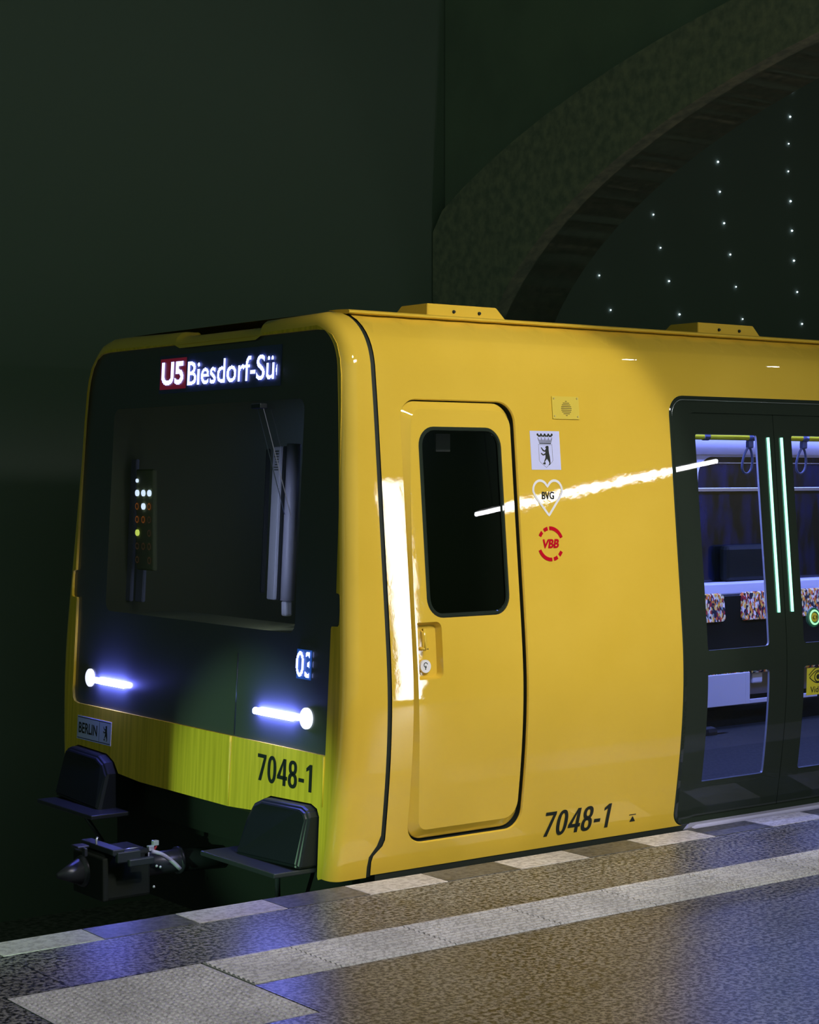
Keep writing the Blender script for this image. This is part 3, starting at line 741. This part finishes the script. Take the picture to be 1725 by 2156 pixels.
bm = bmesh.new(); box(bm, (3.87, YC - 0.02, 0.0), (3.93, YC + 0.05, 0.012), 0.004); box(bm, (3.885, YC - 0.06, -0.03), (3.90, YC - 0.03, 0.008), 0.003); part('guide_horn', bm, DARK, cpl)
bm = bmesh.new(); box(bm, (4.03, YC - 0.22, -0.07), (4.16, YC - 0.195, -0.035), 0.006); part('side_lever', bm, DARK, cpl)
for x, z in ((4.225, -0.105), (4.245, -0.112), (4.21, -0.2)):
    bm = bmesh.new(); bmesh.ops.create_uvsphere(bm, u_segments=8, v_segments=6, radius=0.007, matrix=Matrix.Translation((x, YC - 0.12, z)))
    part('hose_nipple', bm, BRIGHT, cpl, True)

# --- cab interior seen through the glass
bm = bmesh.new(); box(bm, (4.565, 0.22, 0.15), (6.1, 2.50, 2.24))
bmesh.ops.delete(bm, geom=[f for f in bm.faces if f.calc_center_median().x < 4.63], context='FACES_ONLY')
bmesh.ops.delete(bm, geom=[f for f in bm.faces if f.calc_center_median().y < 0.23], context='FACES_ONLY')
part('cab_wall', bm, CABW)
bm = bmesh.new(); box(bm, (4.52, 0.45, 0.6), (4.95, 2.3, 1.0), 0.03); part('driver_desk', bm, CABW)
def dp(x, y, z, q=0.2):
    """a point near the windscreen moved q deeper into the cab"""
    k = 1 + q / fx(z)
    return (fx(z) + x + q, -6.3 + (y + 6.3) * k, 1.72 + (z - 1.72) * k)
def postp(y0, y1_, z0, z1_, x, m, name, parent=None):
    bm = bmesh.new(); v = []
    for z in (z0, z1_):
        for (dx, y) in ((0, y0), (0, y1_), (0.02, y1_), (0.02, y0)): v.append(bm.verts.new(dp(x + dx, y, z)))
    for f in ((0, 1, 5, 4), (1, 2, 6, 5), (2, 3, 7, 6), (3, 0, 4, 7), (0, 3, 2, 1), (4, 5, 6, 7)): bm.faces.new([v[i] for i in f])
    bmesh.ops.bevel(bm, geom=list(bm.edges), offset=0.004, segments=2, affect='EDGES')
    return part(name, bm, m, parent)
wp = postp(0.733, 0.795, 1.155, 1.85, 0.05, POST, 'window_post')
postp(0.708, 0.722, 1.155, 1.85, 0.055, DARK, 'post_seal', wp)
postp(0.845, 0.862, 1.18, 1.84, 0.055, DARK, 'post_seal', wp)
bm = bmesh.new()
for k in range(8):
    p = Vector(dp(0.0475, 0.742, 1.825 - k * 0.012)); box(bm, p, p + Vector((0.002, random.uniform(0.025, 0.045), 0.0035)))
part('post_notice', bm, PRINT, wp)
bm = bmesh.new(); tube(bm, [dp(0.07, 0.650, z) for z in (1.155, 1.5, 1.86)], 0.033, 12); wr = part('grab_pole', bm, POLE, smooth=True)
bm = bmesh.new(); p = Vector(dp(0.07, 0.652, 1.12)); box(bm, p + Vector((-0.02, -0.022, -0.036)), p + Vector((0.02, 0.022, 0.036)), 0.01); part('pole_foot', bm, POST, wr)
wl = postp(2.075, 2.195, 1.075, 1.80, 0.05, mat('post_dark', (0.5, 0.52, 0.62), 0.5), 'window_post')
postp(1.985, 2.06, 1.075, 1.72, 0.07, bpy.data.materials['post_dark'], 'post_cover', wl)
for z in (1.66, 1.5, 1.28, 1.1):
    bm = bmesh.new(); p = Vector(dp(0.048, 2.16, z)); tube(bm, [p, p - Vector((0.005, 0, 0))], 0.010, 8)
    part('post_bolt', bm, BLK, wl)
# lit push buttons beside the driver
bm = bmesh.new(); box(bm, (4.712, 2.165, 1.22), (4.74, 2.352, 1.75), 0.01); ctl = part('control_panel', bm, CABW)
for row, z in (('w..', 1.69), ('www', 1.625), ('owo', 1.555), ('ood', 1.486), ('y d', 1.416), ('ddd', 1.346), ('d d', 1.274)):
    for yb, ch in zip((2.328, 2.262, 2.198), row):
        if ch in ' .': continue
        m = {'w': BTNW, 'o': BTNO, 'y': BTNY, 'd': BTND}[ch]; rr = 0.0185
        bm = bmesh.new()
        if ch in 'od':
            n = 16; C1 = [(math.cos(2 * PI * k / n), math.sin(2 * PI * k / n)) for k in range(n)]
            ring(bm, lambda a, b: Vector((4.706, a, b)), [(yb + rr * u, z + rr * v) for u, v in C1], lambda a, b: Vector((4.706, a, b)), [(yb + 0.68 * rr * u, z + 0.68 * rr * v) for u, v in C1])
        else: tube(bm, [(4.712, yb, z), (4.704, yb, z)], rr * 0.9 * (0.6 if z > 1.68 else 1), 16)
        part('button', bm, m, ctl)

# --- cab door
def rr2(d): return inset(DO, d)
bm = bmesh.new(); patch(bm, lambda a, b: sm(a, b, -0.036), inset(DO, -0.005), (rrect(4.90, 5.375, 1.09, 1.935, 0.085),), 0.3, 0.06, 0.08)
seal = part('door_seal', bm, BLK)
D0 = rrect(4.8185, 5.446, 0.122, 2.0475, (0.085, 0.09, 0.10, 0.085)); D1 = rrect(4.822, 5.446, 0.124, 2.045, (0.085, 0.09, 0.10, 0.085)); D2 = rrect(4.868, 5.432, 0.166, 2.010, (0.05, 0.075, 0.075, 0.055))
def left_run(P, f):
    z0, z1 = P[0][1], P[-1][1]
    return P + [(f(z), z) for z in [z1 + (z0 - z1) * k / 12 for k in range(1, 12)]]
def d2l(z): return 4.868 - 0.036 * math.sin(PI * min(1, max(0, (z - 0.22) / (1.95 - 0.22)))) ** 0.8
D0 = left_run(D0, lambda z: 4.8185); D1 = left_run(D1, lambda z: 4.822); D2 = left_run(D2, d2l)
WIN = rrect(4.905, 5.370, 1.096, 1.930, 0.085); REC = rrect(4.846, 4.975, 0.830, 1.078, (0.006, 0.03, 0.03, 0.006))
bm = bmesh.new()
ring(bm, lambda a, b: sm(a, b, -0.036), D0, lambda a, b: sm(a, b, -0.020), D0)
ring(bm, lambda a, b: sm(a, b, -0.020), D0, lambda a, b: sm(a, b, -0.017), D1)
ring(bm, lambda a, b: sm(a, b, -0.017), D1, lambda a, b: sm(a, b, 0.004), D2)
REC2 = rrect(4.842, 4.975, 0.830, 1.078, (0.004, 0.03, 0.03, 0.004))
patch(bm, lambda a, b: sm(a, b, 0.004), D2, (WIN, REC2), 0.15, 0.03, 0.06)
RI = inset(REC2, 0.012); ring(bm, lambda a, b: sm(a, b, 0.004), REC2, lambda a, b: sm(a, b, -0.028), RI)
patch(bm, lambda a, b: sm(a, b, -0.028), RI, (), 0, 0, 0.06)
cd = part('cab_door', bm, YEL, smooth=True); cd.data.set_sharp_from_angle(angle=math.radians(18))
bm = bmesh.new()
wo, w1, w2 = inset(WIN, -0.003), inset(WIN, 0.004), inset(WIN, 0.017)
ring(bm, lambda a, b: sm(a, b, 0.004), wo, lambda a, b: sm(a, b, 0.009), w1); ring(bm, lambda a, b: sm(a, b, 0.009), w1, lambda a, b: sm(a, b, 0.009), inset(WIN, 0.013))
ring(bm, lambda a, b: sm(a, b, 0.009), inset(WIN, 0.013), lambda a, b: sm(a, b, 0.0), w2)
part('window_gasket', bm, GLOSSBLK, cd, True)
bm = bmesh.new(); patch(bm, lambda a, b: sm(a, b, 0.001), inset(WIN, 0.013), (), 0.12, 0.04, 0.08); part('window_pane', bm, GLASS_CAB, cd, True)
bm = bmesh.new(); tube(bm, [sm(4.884, 1.045, -0.012), sm(4.884, 1.05, 0.0), sm(4.884, 0.968, 0.002), sm(4.884, 0.962, -0.002)], 0.007, 10)
tube(bm, [sm(4.884, 0.962, 0.0), sm(4.866, 0.966, -0.026)], 0.008, 10); part('door_handle', bm, YEL, cd, True)
bm = bmesh.new(); tube(bm, [sm(4.893, 0.962, 0.004), sm(4.893, 0.962, 0.0048)], 0.0035, 8); part('handle_screw', bm, BLK, cd)
bm = bmesh.new(); c = sm(4.889, 0.887, 0); ax = (sm(4.889, 0.887, 1) - c)
tube(bm, [c - ax * 0.022, c - ax * 0.010], 0.0285, 24); part('lock_plate', bm, WHITE, cd)
bm = bmesh.new(); stroke(bm, sm, [(4.889 + 0.010 * math.cos(t), 0.893 + 0.010 * math.sin(t)) for t in np.linspace(0.2, 5.2, 10)], 0.004, -0.0095, False)
stroke(bm, sm, [(4.889, 0.890), (4.887, 0.872)], 0.005, -0.0095, False); part('lock_keyhole', bm, PRINT, cd)
# pale panel inside the cab door window
bm = bmesh.new(); box(bm, (5.125, 0.30, 1.826), (5.207, 0.312, 1.907)); part('pale_panel', bm, WHITE)

# --- loudspeaker grille, stickers, numbers on the side
bm = bmesh.new(); SL = []
for k in range(9):
    z = 2.063 - k * 0.0083; h = [0.006, 0.020, 0.026, 0.031, 0.033, 0.032, 0.028, 0.020, 0.006][k]
    SL.append([(5.782 - h, z - 0.0014), (5.782 + h, z - 0.0014), (5.782 + h, z + 0.0014), (5.782 - h, z + 0.0014)])
plate(bm, sm, rrect(5.696, 5.863, 1.980, 2.086, 0.004, 3), 0.005, step=0.08)
gr = part('loudspeaker_cover', bm, mat('yellow_cover', (0.70, 0.52, 0.05), 0.5))
bm = bmesh.new()
for s in SL: flat_poly(bm, sm, s, 0.0055)
part('speaker_slots', bm, PRINT, gr)
for x, z in ((5.708, 2.075), (5.852, 2.077), (5.707, 1.993), (5.851, 1.992)):
    bm = bmesh.new(); tube(bm, [sm(x, z, 0.005), sm(x, z, 0.0075)], 0.0045, 10); part('screw', bm, mat('screw_brass', (0.62, 0.5, 0.2), 0.3, metal=0.6) if 'screw_brass' not in bpy.data.materials else bpy.data.materials['screw_brass'], gr)
bm = bmesh.new(); plate(bm, sm, [(5.551, 1.744), (5.731, 1.744), (5.731, 1.923), (5.551, 1.923)], 0.0015, gx=0.06, gz=0.03)
cs = part('crest_sticker', bm, LAV, label='white sticker with crowned bear shield')
bm = bmesh.new(); stroke(bm, sm, [(5.599, 1.860), (5.682, 1.860), (5.682, 1.787), (5.675, 1.778), (5.6405, 1.754), (5.606, 1.778), (5.599, 1.787)], 0.0016, 0.002); part('shield_outline', bm, PRINT, cs)
bm = bmesh.new(); flat_poly(bm, sm, bear(5.611, 5.667, 1.764, 1.855), 0.002); part('crest_bear', bm, PRINT, cs)
bm = bmesh.new()
cx0, cx1 = 5.604, 5.677
flat_poly(bm, sm, [(5.606, 1.863), (5.675, 1.863), (5.677, 1.867), (5.604, 1.867)], 0.002)
for k in range(5):
    stroke(bm, sm, [(5.603 - 0.0012 * k, 1.8695 + 0.0028 * k), (5.678 + 0.0012 * k, 1.8695 + 0.0028 * k)], 0.0011, 0.002, False)
for k in range(13):
    x = 5.606 + k * 0.0057; stroke(bm, sm, [(x, 1.867), (x + (x - 5.6405) * 0.12, 1.884)], 0.0010, 0.002, False)
for k, x in enumerate((5.597, 5.618, 5.6405, 5.663, 5.684)):
    stroke(bm, sm, [(5.6405 + (x - 5.6405) * 0.9, 1.881), (x, 1.893)], 0.003, 0.002, False)
    for (dx, dz, r) in ((0, 0.013, 0.0062), (-0.0062, 0.007, 0.0052), (0.0062, 0.007, 0.0052)):
        if (k == 0 and dx < 0) or (k == 4 and dx > 0): continue
        flat_poly(bm, sm, [(x + dx + r * math.cos(t * PI / 4), 1.893 + dz + r * math.sin(t * PI / 4)) for t in range(8)], 0.002)
part('crest_crown', bm, PRINT, cs)
# heart emblem
def heart(cx, ztop, zbot, w):
    pts = []
    hw = w / 4 * 1.02
    for k in range(13):
        a = PI * 1.05 - (PI * 1.05 - PI * 0.18) * k / 12; pts.append((cx - w / 4 + hw * math.cos(a), ztop - hw + hw * math.sin(a)))
    pts.append((cx, ztop - w * 0.16))
    right_ = [(2 * cx - x, z) for x, z in pts[:-1]][::-1]
    return pts + right_ + [(cx + w * 0.42, ztop - w * 0.44), (cx + 0.006, zbot + 0.006), (cx, zbot), (cx - 0.006, zbot + 0.006), (cx - w * 0.42, ztop - w * 0.44)]
bm = bmesh.new(); stroke(bm, sm, heart(5.640, 1.694, 1.534, 0.174), 0.0115, 0.002)
he = part('heart_emblem', bm, WHITE, label='white heart outline with black letters')
lettering('heart_letters', 'BVG', sm, 5.603, 5.678, 1.607, 1.643, PRINT, he, weight=0.03, d=0.002)
# red ring emblem
rg = None
def arc(a0, a1):
    bm = bmesh.new(); n = max(3, int((a1 - a0) / 5)); A = [(math.radians(a0 + (a1 - a0) * k / n)) for k in range(n + 1)]
    o1 = [bm.verts.new(sm(5.640 + 0.0815 * math.cos(t), 1.4025 + 0.0805 * math.sin(t), 0.002)) for t in A]
    i1 = [bm.verts.new(sm(5.640 + 0.0645 * math.cos(t), 1.4025 + 0.0635 * math.sin(t), 0.002)) for t in A]
    for k in range(n): bm.faces.new((o1[k], o1[k + 1], i1[k + 1], i1[k]))
    return bm
rg = part('ring_emblem', arc(22, 93), REDP, label='red broken ring emblem with red letters')
for a0, a1 in ((101, 121), (131, 150), (202, 273), (281, 301), (311, 330)): part('ring_arc', arc(a0, a1), REDP, rg)
lettering('ring_letters', 'VBB', sm, 5.582, 5.686, 1.382, 1.424, REDP, rg, weight=0.04, shear=0.25, d=0.002)
digits('side_fleet_number', '7048-1', sm, 5.600, 6.032, 0.047, 0.162, PRINT, TR, shear=0.14, d=0.002)
bm = bmesh.new(); flat_poly(bm, sm, [(6.157, 0.056), (6.195, 0.056), (6.176, 0.083)], 0.002); flat_poly(bm, sm, [(6.153, 0.088), (6.197, 0.088), (6.197, 0.092), (6.153, 0.092)], 0.002)
part('jacking_mark', bm, PRINT)

# --- passenger doorway
FR1 = rrect(6.585, 7.849, 0.012, 2.03, (0.03, 0.03, 0.05, 0.05))
bm = bmesh.new()
PI1 = inset(PO, 0.006); PI2 = inset(PO, 0.030)
ring(bm, lambda a, b: sm(a, b, 0.0), PO, lambda a, b: sm(a, b, 0.003), PI1); ring(bm, lambda a, b: sm(a, b, 0.003), PI1, lambda a, b: sm(a, b, -0.004), PI2)
patch(bm, lambda a, b: sm(a, b, -0.004), PI2, (FR1,), 0.4, 0.04, 0.06)
ring(bm, lambda a, b: sm(a, b, -0.004), FR1, lambda a, b: sm(a, b, -0.03), FR1)
df = part('door_frame', bm, GLOSSBLK, smooth=True); df.data.set_sharp_from_angle(angle=math.radians(30))
bm = bmesh.new(); pl_ = inset(PO, 0.020); n = len(pl_)
tube(bm, [sm(*q, 0.001) for q in pl_[9:]], 0.0016, 6); part('frame_highlight', bm, mat('highlight_grey', (0.5, 0.55, 0.55), 0.25, metal=0.7), df, True)  # grey tube drawn as the thin highlight on the frame's edge
def door_leaf(x0, x1, wins, outer_r):
    O = rrect(x0 - (0.016 if x0 < 7 else 0), x1 + (0.016 if x0 > 7 else 0), 0.004, 2.045, 0.01, 3)
    bm = bmesh.new(); patch(bm, lambda a, b: sm(a, b, -0.012), O, wins, 0.3, 0.03, 0.06)
    ring(bm, lambda a, b: sm(a, b, -0.012), O, lambda a, b: sm(a, b, -0.05), O)
    d = part('passenger_door', bm, GLOSSBLK, smooth=True); d.data.set_sharp_from_angle(angle=math.radians(30))
    for w in wins:
        bm = bmesh.new(); ring(bm, lambda a, b: sm(a, b, -0.0125), w, lambda a, b: sm(a, b, -0.024), inset(w, 0.001))
        for f in bm.faces:
            f.normal_update(); f.material_index = 0 if abs(f.normal.x) > 0.6 else 1  # uprights pale, top and bottom black: the lit edges put into colour
        part('window_rim', bm, [PANEL, BLK], d)
        bm = bmesh.new(); patch(bm, lambda a, b: sm(a, b, -0.0135), w, (), 0.3, 0.05, 0.08); part('window_pane', bm, GLASS_DOOR, d, True)
    return d
LW = [rrect(6.642, 7.086, 0.855, 1.924, (0.012, 0.02, 0.012, 0.012), 3), rrect(6.642, 7.086, 0.20, 0.735, (0.004, 0.015, 0.015, 0.004), 3)]
RW = [[(2 * 7.217 - x, z) for x, z in w][::-1] for w in LW]
ld = door_leaf(6.588, 7.2155, LW, 0); rd = door_leaf(7.2185, 7.846, RW, 0)
for d, x in ((ld, 7.1665), (rd, 7.2680)):
    bm = bmesh.new(); tube(bm, [sm(x, float(z), -0.008) for z in np.linspace(1.02, 1.912, 24)], 0.0075, 10); part('light_strip', bm, GREEN, d, True)
bm = bmesh.new()
for r0, d0_, r1, d1_, mi in ((0.052, -0.012, 0.050, -0.004, 0), (0.050, -0.004, 0.040, 0.0, 0), (0.040, 0.0, 0.030, 0.002, 1), (0.030, 0.002, 0.024, -0.001, 0), (0.024, -0.001, 0.001, 0.003, 2)):
    n = 28; ring(bm, lambda a, b: sm(a, b, d0_), [(7.427 + r0 * math.cos(2 * PI * k / n), 0.983 + r0 * math.sin(2 * PI * k / n)) for k in range(n)],
                 lambda a, b: sm(a, b, d1_), [(7.427 + r1 * math.cos(2 * PI * k / n), 0.983 + r1 * math.sin(2 * PI * k / n)) for k in range(n)], mi)
db = part('door_button', bm, [mat('button_green_body', (0.02, 0.16, 0.09), 0.35), mat('button_ring_lit', (0.5, 0.9, 0.6), 0.4, emit=(0.35, 1.0, 0.5), estr=0.75), SIGNY], rd, label='round door button with lit green ring')
bm = bmesh.new()
stroke(bm, sm, [(7.421, 0.993), (7.412, 0.983), (7.421, 0.973)], 0.004, 0.004, False); stroke(bm, sm, [(7.433, 0.993), (7.442, 0.983), (7.433, 0.973)], 0.004, 0.004, False)
part('button_arrows', bm, PRINT, rd)
bm = bmesh.new(); plate(bm, sm, [(7.368, 0.580), (7.540, 0.580), (7.540, 0.722), (7.368, 0.722)], 0.0015, d0=-0.012, gx=0.05, gz=0.03)
sg = part('camera_notice', bm, SIGNY, rd, label='yellow notice with black eye symbol')
sgm = lambda a, b, d=0.0: sm(a, b, -0.0115 + d)
bm = bmesh.new(); ex, ez = 7.454, 0.672
stroke(bm, sgm, [(ex - 0.066 + 0.132 * t, ez + 0.034 * math.sin(PI * t)) for t in np.linspace(0, 1, 14)], 0.005, 0.002, False)
stroke(bm, sgm, [(ex - 0.066 + 0.132 * t, ez - 0.030 * math.sin(PI * t)) for t in np.linspace(0, 1, 14)], 0.005, 0.002, False)
stroke(bm, sgm, [(ex - 0.072 + 0.144 * t, ez + 0.012 + 0.038 * math.sin(PI * t)) for t in np.linspace(0, 1, 14)], 0.005, 0.0021, False)
n = 20; stroke(bm, sgm, [(ex + 0.026 * math.cos(2 * PI * k / n), ez + 0.001 + 0.026 * math.sin(2 * PI * k / n)) for k in range(n)], 0.006, 0.0022)
flat_poly(bm, sgm, [(ex + 0.013 * math.cos(2 * PI * k / n), ez + 0.001 + 0.013 * math.sin(2 * PI * k / n)) for k in range(n)], 0.0022)
part('notice_eye', bm, PRINT, rd)
lettering('notice_text', 'Video', sm, 7.397, 7.511, 0.592, 0.624, PRINT, rd, weight=0.006, d=-0.0095)
bm = bmesh.new(); v = [[bm.verts.new(sm(7.205 + dx, float(z), -0.055)) for z in np.linspace(0.0, 2.05, 20)] for dx in (0, 0.024)]
for i in range(19): bm.faces.new((v[0][i], v[1][i], v[1][i + 1], v[0][i + 1]))
part('centre_seal', bm, BLK, df)
# sill below the doors
bm = bmesh.new(); pr = [(0.135, 0.002), (0.075, 0.002), (0.072, -0.008), (0.05, -0.010), (0.048, -0.026), (0.135, -0.03)]
A = [bm.verts.new((6.535 + (0.04 if k < 2 else 0.0), y, z)) for k, (y, z) in enumerate(pr)]; B = [bm.verts.new((7.90, y, z)) for y, z in pr]
for i in range(len(pr) - 1): bm.faces.new((A[i], A[i + 1], B[i + 1], B[i]))
bm.faces.new(A); bm.faces.new(B[::-1]); part('door_sill', bm, SILL)
# next side window
bm = bmesh.new(); patch(bm, lambda a, b: sm(a, b, -0.003), SW, (), 0.3, 0.04, 0.08)
part('side_window', bm, GLASS_CAB, smooth=True)

# --- saloon interior
SX0, SX1 = 6.15, 13.6
bm = bmesh.new(); box(bm, (SX0, 0.16, -0.02), (SX1, 2.6, 0.03)); part('saloon_floor', bm, SFLOOR)
bm = bmesh.new(); box(bm, (SX0, 0.22, 2.21), (SX1, 2.58, 2.24)); part('saloon_ceiling', bm, PANEL)
bm = bmesh.new(); box(bm, (SX0, 0.20, 0.03), (SX0 + 0.03, 2.6, 2.21)); part('saloon_bulkhead', bm, SDARK)
bm = bmesh.new(); box(bm, (SX1, 0.20, 0.03), (SX1 + 0.03, 2.6, 2.21)); part('saloon_bulkhead', bm, SDARK)
WINS = [rrect(7.62, 9.02, 0.96, 1.845, 0.14), rrect(9.14, 10.62, 0.96, 1.845, 0.14), rrect(10.78, 12.3, 0.96, 1.845, 0.14)]
bm = bmesh.new(); fw = lambda a, b: Vector((a, 2.56 - max(0, b - 1.85) * 0.45, b))
patch(bm, fw, [(SX0, 0.03), (SX1, 0.03), (SX1, 2.21), (SX0, 2.21)], WINS, 0.8, 0.12, 0.1)
for w in WINS: ring(bm, fw, w, lambda a, b: Vector((a, 2.60, b)), w)
sw = part('saloon_side_panel', bm, PANEL)
WING = mat('dark_glass_reflections', (0.010, 0.013, 0.05), 0.12, spec=0.6); mottle(WING, (0.004, 0.006, 0.006), (0.010, 0.016, 0.075), 3.0, 5, 0.4, 0.75, (2.2, 1, 0.7))  # blue mottling stands for reflections, put into the glass colour
for w in WINS:
    bm = bmesh.new(); patch(bm, lambda a, b: Vector((a, 2.595, b)), w, (), 0, 0, 0.3); part('window_pane', bm, WING, sw)
    xa = min(q[0] for q in w); xb = max(q[0] for q in w)
    bm = bmesh.new(); box(bm, (xa, 2.575, 1.605), (xb, 2.595, 1.632), 0.003); part('window_transom', bm, STEEL, sw)
    bm = bmesh.new(); box(bm, (xa + 0.13, 2.585, 1.80), (xb, 2.595, 1.806)); part('window_line', bm, STEEL, sw)
bm = bmesh.new(); box(bm, (SX0, 2.44, 0.90), (SX1, 2.56, 0.985), 0.012); part('window_ledge', bm, PANEL)
bm = bmesh.new(); box(bm, (SX0, 2.36, 0.44), (SX1, 2.56, 0.90)); part('seat_back_wall', bm, SDARK)
def seat_pair(xa, w, name='seat'):
    bm = bmesh.new(); patch(bm, lambda a, b: Vector((a, 2.335 + (b - 0.73) * 0.10, b)), rrect(xa, xa + w, 0.735, 0.915, (0.03, 0.03, 0.03, 0.03)), (), 0, 0, 0.1)
    O = rrect(xa, xa + w, 0.735, 0.915, 0.03); ring(bm, lambda a, b: Vector((a, 2.335 + (b - 0.73) * 0.10, b)), O, lambda a, b: Vector((a, 2.37, b)), inset(O, -0.008))
    b_ = part('seat', bm, MOQ)
    bm = bmesh.new(); box(bm, (xa, 1.92, 0.43), (xa + w, 2.36, 0.475), 0.015); part('seat_cushion', bm, MOQ, b_)
    return b_
for x in (6.5, 6.97, 7.44, 7.91, 8.38, 8.78): seat_pair(x, 0.40)
for x, w in ((9.355, 0.42), (9.86, 0.42), (10.36, 0.42), (10.86, 0.42), (11.33, 0.42), (11.8, 0.42)): seat_pair(x, w)
bm = bmesh.new(); box(bm, (8.2, 1.90, 0.24), (8.93, 1.915, 0.445), 0.004); box(bm, (8.945, 1.90, 0.24), (9.6, 1.915, 0.268), 0.003); part('seat_base_panel', bm, PANEL)
bm = bmesh.new(); box(bm, (8.90, 1.899, 0.24), (8.943, 1.915, 0.445), 0.003); part('seat_base_edge', bm, PANEL)
bm = bmesh.new(); box(bm, (9.02, 1.95, 0.36), (9.12, 2.0, 0.45), 0.01); part('heater_tag', bm, PANEL)
bm = bmesh.new(); box(bm, (8.94, 2.02, 0.36), (9.0, 2.05, 0.42), 0.01); part('red_tag', bm, RED)
bm = bmesh.new(); box(bm, (6.2, 1.96, 0.03), (13.4, 2.36, 0.22)); part('seat_plinth', bm, SDARK)
bm = bmesh.new(); box(bm, (9.36, 2.50, 0.985), (9.95, 2.58, 1.235), 0.03); part('equipment_box', bm, SDARK)
# dark shoe-like lump on the floor before the bench
bm = bmesh.new(); box(bm, (8.36, 1.70, 0.03), (8.60, 1.80, 0.10), 0.03); box(bm, (8.34, 1.71, 0.06), (8.46, 1.79, 0.15), 0.03); part('shoe_like_lump', bm, SDARK)
# floor mark by the door
bm = bmesh.new()
for k in range(4): box(bm, (7.80, 1.0 + k * 0.018, 0.0302), (7.885, 1.008 + k * 0.018, 0.0308))
part('floor_mark', bm, SDARK)
# ceiling light strips (they give off the blue-white light)
LSTRIP = mat('saloon_light', (1, 1, 1), 0.4, emit=(0.5, 0.56, 1.0), estr=2.2)
for y in (0.62, 2.15):
    bm = bmesh.new(); box(bm, (6.3, y - 0.06, 2.185), (13.4, y + 0.06, 2.209), 0.006); part('ceiling_light', bm, LSTRIP)
# coving above the far windows
bm = bmesh.new()
cv = [(2.50, 1.86), (2.44, 1.90), (2.41, 1.945), (2.40, 2.0), (2.36, 2.1), (2.28, 2.19)]
a = [bm.verts.new((6.2, y, z)) for y, z in cv]; b = [bm.verts.new((13.5, y, z)) for y, z in cv]
for i in range(len(cv) - 1): bm.faces.new((a[i], b[i], b[i + 1], a[i + 1]))
part('ceiling_coving', bm, PANEL, smooth=True)
# yellow grab rail with strap handles
bm = bmesh.new(); tube(bm, [(6.3, 0.75, 1.928), (13.4, 0.75, 1.928)], 0.017, 12); rl = part('grab_rail', bm, YRAIL, smooth=True)
for x in (7.33,):
    bm = bmesh.new(); tube(bm, [(x - 0.02, 0.75, 1.928), (x + 0.02, 0.75, 1.928)], 0.021, 12); tube(bm, [(x, 0.75, 1.93), (x, 0.75, 2.21)], 0.012, 8); part('rail_hanger', bm, STRAP, rl)
for x in (7.655, 8.10, 8.57, 9.03):
    bm = bmesh.new(); tube(bm, [(x + 0.008, 0.75, 1.928), (x + 0.052, 0.75, 1.928)], 0.022, 12); sh = part('strap_handle', bm, STRAP, smooth=True)
    bm = bmesh.new(); box(bm, (x + 0.005, 0.735, 1.868), (x + 0.045, 0.765, 1.912), 0.008); part('strap_clamp', bm, STRAP, sh)
    pts = []
    for k in range(25):
        t = 2 * PI * k / 24; r = math.sin(t / 2)
        pts.append((x + 0.018 + 0.050 * math.sin(t) * (0.55 + 0.45 * (1 - math.cos(t)) / 2) - 0.02 * (1 - math.cos(t)) / 2, 0.75, 1.872 - 0.145 * (1 - math.cos(t)) / 2))
    bm = bmesh.new(); tube(bm, pts, 0.0068, 8, False); part('strap_loop', bm, STRAP, sh, True)

bpy.context.view_layer.update()
